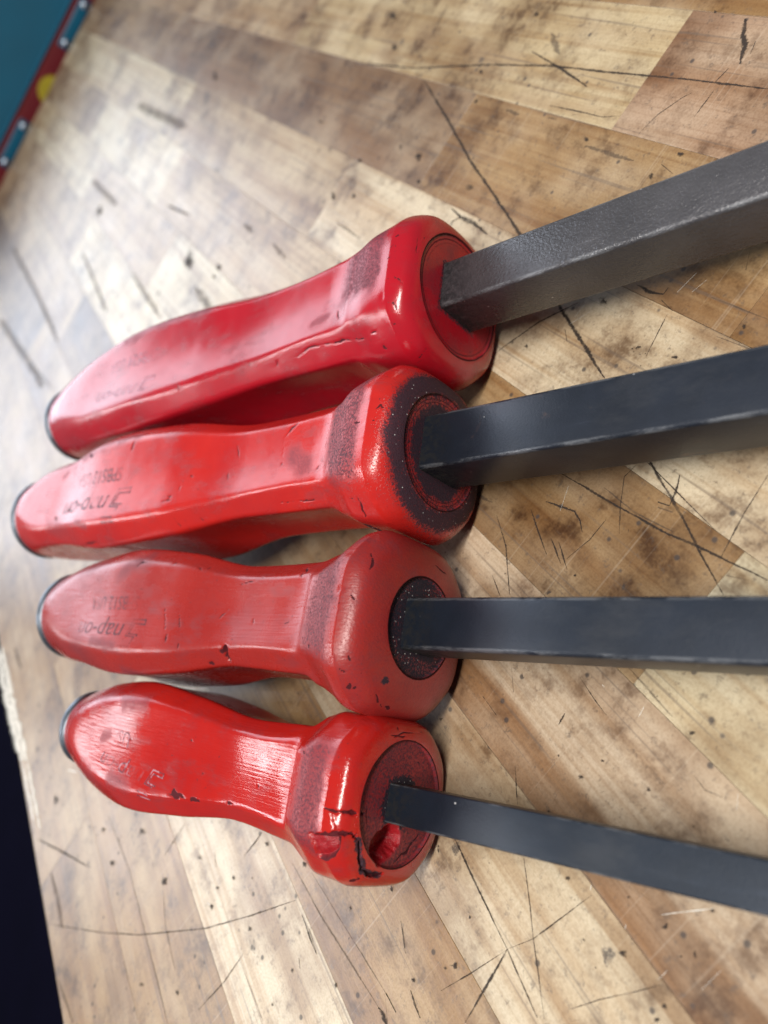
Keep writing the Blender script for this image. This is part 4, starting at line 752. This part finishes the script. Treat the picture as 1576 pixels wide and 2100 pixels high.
def lay_text(me2d_verts, polys, bvh, start, end, name, mat, parent, hgt=None):
    """flat glyphs -> onto the handle's top flat; reads towards the butt, as stamped"""
    P = np.array(me2d_verts)
    x0, x1 = P[:, 0].min(), P[:, 0].max()
    s = np.array(start[:2]) / 1000; e = np.array(end[:2]) / 1000
    d = e - s; ln = np.linalg.norm(d); d = d / ln; up = np.array([-d[1], d[0]])
    sc = ln / (x1 - x0)
    vv = []
    for x, y in zip(P[:, 0], P[:, 1]):
        q = s + d * (x - x0) * sc + up * y * sc * (hgt or 1.0)
        hit = bvh.ray_cast(Vector((q[0], q[1], 0.05)), Vector((0, 0, -1)))
        z = hit[0].z if hit[0] is not None else 0.0
        vv.append((q[0], q[1], z + 0.00007))
    me = bpy.data.meshes.new(name); me.from_pydata(vv, [], polys)
    return link(name, me, mat, parent)

def stroke(verts, polys, pts, w):
    """outlined stroke as thin quads in 2d"""
    P = [np.array(p, float) for p in pts]
    for a, b in zip(P[:-1], P[1:]):
        d = b - a; d = d / np.linalg.norm(d); n = np.array([-d[1], d[0]]) * w / 2; a2, b2 = a - d * w / 2, b + d * w / 2
        i = len(verts); verts += [tuple(a2 - n), tuple(b2 - n), tuple(b2 + n), tuple(a2 + n)]; polys.append((i, i + 1, i + 2, i + 3))

def logo_geometry():
    """stamped maker's mark: large outlined slanted S followed by small slanted letters"""
    verts, polys = [], []
    c = [(1.16, 1.0), (0.55, 1.0), (0.34, 0.52), (0.82, 0.50), (0.62, 0.0), (0.0, 0.0)]
    def off(pts, o):
        out = []
        for i, p in enumerate(pts):
            p = np.array(p); a = np.array(pts[max(i - 1, 0)]); b = np.array(pts[min(i + 1, len(pts) - 1)])
            d = (b - a) / np.linalg.norm(b - a); out.append(p + np.array([-d[1], d[0]]) * o)
        return out
    A = off(c, 0.085); B = off(c, -0.085)
    stroke(verts, polys, A, 0.055); stroke(verts, polys, B, 0.055); stroke(verts, polys, [A[0], B[0]], 0.055); stroke(verts, polys, [A[-1], B[-1]], 0.055)
    me = text_mesh('nap-on', 0.98, 0.25)
    b0 = len(verts)
    verts += [(v.co.x * 1.25 + 1.05, v.co.y + 0.12) for v in me.vertices]
    polys += [tuple(b0 + i for i in p.vertices) for p in me.polygons]
    bpy.data.meshes.remove(me)
    return verts, polys

LOGO = logo_geometry()
TEXT_AT = {
    1: dict(logo=((-118.5, -7.4), (-157.6, -4.6)), num=((-121.0, 5.2), (-152.6, 6.3)), txt='SPBS24 USA'),
    2: dict(logo=((-116.9, -4.5), (-165.3, -2.5)), num=((-124.9, 4.9), (-157.8, 6.0)), txt='SPBS18 USA'),
    3: dict(logo=((-92.3, -4.8), (-131.6, -4.4)), num=((-98.2, 3.2), (-126.5, 2.9)), txt='SPBS12 USA'),
    4: dict(logo=((-73.2, -6.6), (-104.9, -3.3)), num=((-91.8, 3.0), (-101.9, 3.0)), txt='USA'),
}

def rounded_bar(w, h, ln, rad, name):
    """square bar with eased arrises, chisel-ground far end"""
    seg = 4; ring = []
    for cx, cy, a0 in ((1, 1, 0), (-1, 1, 90), (-1, -1, 180), (1, -1, 270)):
        for i in range(seg + 1):
            a = math.radians(a0 + 90 * i / seg)
            ring.append((cx * (w / 2 - rad) + rad * math.cos(a), cy * (h / 2 - rad) + rad * math.sin(a)))
    st = [(-0.012, 1, 1, 0), (ln * 0.25, 1, 1, 0), (ln * 0.5, 1, 1, 0), (ln * 0.8, 1, 1, 0), (ln - 0.03, 1.0, 1, 0), (ln - 0.012, 1.05, 0.55, -0.18 * h), (ln, 1.08, 0.10, -0.42 * h)]
    verts, faces = [], []
    for x, sw, sh, dz in st:
        for (a, b) in ring: verts.append((x, a * sw, b * sh + dz))
    n = len(ring)
    for i in range(len(st) - 1):
        for j in range(n): faces.append((i * n + j, i * n + (j + 1) % n, (i + 1) * n + (j + 1) % n, (i + 1) * n + j))
    faces.append(tuple(range(n))[::-1]); faces.append(tuple((len(st) - 1) * n + j for j in range(n)))
    me = bpy.data.meshes.new(name); me.from_pydata(verts, [], faces)
    me.polygons.foreach_set('use_smooth', [True] * (len(faces) - 2) + [False] * 2)
    at = me.attributes.new('arris', 'FLOAT', 'POINT')
    at.data.foreach_set('value', [1.0 if 0 < (i % n) % (seg + 1) < seg else 0.0 for i in range(len(verts))])
    return me

def frame_matrix(C, a, s, u):
    mm = Matrix.Identity(4)
    for i in range(3): mm[i][0], mm[i][1], mm[i][2], mm[i][3] = a[i], s[i], u[i], C[i]
    return mm

for k, T in TOOLS.items():
    C, (a, s, u), (ha, hs, hu) = tool_frame(T)
    root = bpy.data.objects.new('pry_bar', None); col.objects.link(root)
    root.empty_display_size = 0.02
    root.location = (C[0], C[1], 0.0)
    tag(root, NAMES[k], 'pry bar', 'pry bars laid side by side on the bench')
    inv = Matrix.Translation((-C[0], -C[1], 0.0))
    S = handle_spec(T); R, L = S['R'], S['L']
    V, shape, TT, RR, fr = build_handle(S)
    V, colr = paint_and_dent(k, V, TT, RR, fr, shape, R, L, T)
    me, Fq = grid_mesh('handle', V, shape, colr)
    hd = link('handle', me, H_MAT[k], root)
    hd.matrix_local = inv @ frame_matrix(C, ha, hs, hu)
    # steel striking cap on the butt
    rb = T['body'][6] * R
    bmv = bmesh.new()
    prof = [(0.0, 0.0010), (rb * 0.90, 0.0010), (rb * 1.005, 0.0), (rb * 1.03, -0.0010), (rb * 1.03, -0.0024), (rb * 0.98, -0.0036), (rb * 0.8, -0.0044), (0.0, -0.0050)]
    rings = []
    for r_, x_ in prof:
        if r_ == 0: rings.append([bmv.verts.new((x_, 0, 0))])
        else: rings.append([bmv.verts.new((x_, r_ * math.sin(i * math.pi / 32), r_ * math.cos(i * math.pi / 32))) for i in range(64)])
    for A, B in zip(rings[:-1], rings[1:]):
        for i in range(64):
            j = (i + 1) % 64
            if len(A) == 1: bmv.faces.new((A[0], B[j], B[i]))
            elif len(B) == 1: bmv.faces.new((A[i], A[j], B[0]))
            else: bmv.faces.new((A[i], A[j], B[j], B[i]))
    bmesh.ops.recalc_face_normals(bmv, faces=bmv.faces)
    cap = link('striking_cap', mesh_of(bmv, 'striking_cap'), M_CAP, root, smooth=True)
    cap.matrix_local = inv @ frame_matrix(C - ha * (L + 0.0008), ha, hs, hu)
    # square steel shaft
    ln = (T['C'][2] - T['h'] / 2) * U / math.sin(math.radians(-T['pitch'])) * 0.93
    sh = link('shaft', rounded_bar(T['w'] * U, T['h'] * U, ln, {1: 0.0011, 2: 0.0010, 3: 0.0011, 4: 0.0005}[k], 'shaft'), S_MAT[k], root)
    sh.matrix_local = inv @ frame_matrix(C, a, s, u)
    # stamped lettering
    bvh = BVHTree.FromPolygons([Vector(v) for v in V[:: 1].tolist()], Fq[np.abs(np.degrees(TT[Fq[:, 0]])) < 60].tolist())
    D = TEXT_AT[k]
    lo = lay_text(LOGO[0], LOGO[1], bvh, D['logo'][0], D['logo'][1], 'maker_mark', L_MAT[k], hd)
    tm = text_mesh(D['txt'], 1.0, 0.0)
    lay_text([(v.co.x, v.co.y) for v in tm.vertices], [tuple(p.vertices) for p in tm.polygons], bvh, D['num'][0], D['num'][1], 'part_number', L_MAT[k], hd, 1.15)
    bpy.data.meshes.remove(tm)

# ------------------------------------------------------------------ teal tool chest beyond the end of the bench
XC = 5.93 * U
M_TEAL = plain('teal_chest_paint', (0.0, 0.09, 0.165), 0.4, 0.0, 12.0, 0.15)
M_RED = plain('dark_red_stripe_paint', (0.15, 0.010, 0.016), 0.35, 0.0, 30.0, 0.2)
M_BLACK = plain('dark_gap_black', (0.008, 0.008, 0.010), 0.6)  # flat black for the shade in the gaps under the brackets
M_BOLT = plain('bright_zinc_bolt', (0.62, 0.66, 0.74), 0.25, 1.0)
M_YEL = plain('yellow_decal', (0.42, 0.33, 0.02), 0.45)
chest = bpy.data.objects.new('tool_chest', None); col.objects.link(chest)
chest.location = (XC + 0.2, 0.0, -0.92)
tag(chest, 'teal painted tool chest with dark red stripe and bright bolts', 'tool chest')
def chest_part(name, bmv, mat, parent=chest):
    o = link(name, mesh_of(bmv, name), mat, None)
    o.parent = parent
    o.matrix_parent_inverse = parent.matrix_world.inverted() if False else Matrix.Translation(-chest.location) if parent is chest else Matrix.Identity(4)
    return o
chest_part('body', box_bm(XC, XC + 0.42, -0.55, 0.75, -0.90, 0.078, 0.004, 2), M_TEAL)
chest_part('stripe', box_bm(XC - 0.0012, XC + 0.001, -0.545, 0.745, -0.05, 0.076 * U), M_RED)
chest_part('trim', box_bm(XC - 0.0035, XC + 0.001, -0.545, 0.745, 0.080 * U, 0.094 * U, 0.0008, 1), M_TEAL)
chest_part('dark_gap', box_bm(XC - 0.0060, XC - 0.0010, -0.36 * U, -0.08 * U, -0.06, -0.020 * U, 0.0005, 1), M_BLACK)  # black strip painted in for the dark gap below the bracket
chest_part('dark_gap', box_bm(XC - 0.0060, XC - 0.0010, 0.44 * U, 0.74 * U, -0.06, -0.020 * U, 0.0005, 1), M_BLACK)
for y0, y1 in ((-0.375, -0.062), (0.43, 0.748), (1.0, 1.31), (-0.96, -0.65)):
    br = chest_part('bracket', box_bm(XC - 0.0042, XC - 0.0008, y0 * U, y1 * U, -0.019 * U, 0.048 * U, 0.0012, 2), M_TEAL)
    for yy in (y0 + 0.034, y1 - 0.034):
        bmv = bmesh.new()
        bmesh.ops.create_uvsphere(bmv, u_segments=20, v_segments=10, radius=0.0039)
        for v in bmv.verts: v.co = Vector((v.co.x * 0.6 + XC - 0.0042, v.co.y + yy * U, v.co.z + 0.010 * U))
        bo = chest_part('bolt', bmv, M_BOLT)
bmv = bmesh.new()
bmesh.ops.create_cone(bmv, segments=32, radius1=0.095 * U, radius2=0.095 * U, depth=0.0006, cap_ends=True)
for v in bmv.verts: v.co = Vector((XC - 0.0014 + v.co.z, v.co.x + 0.19 * U, v.co.y - 0.055 * U))
chest_part('decal', bmv, M_YEL)
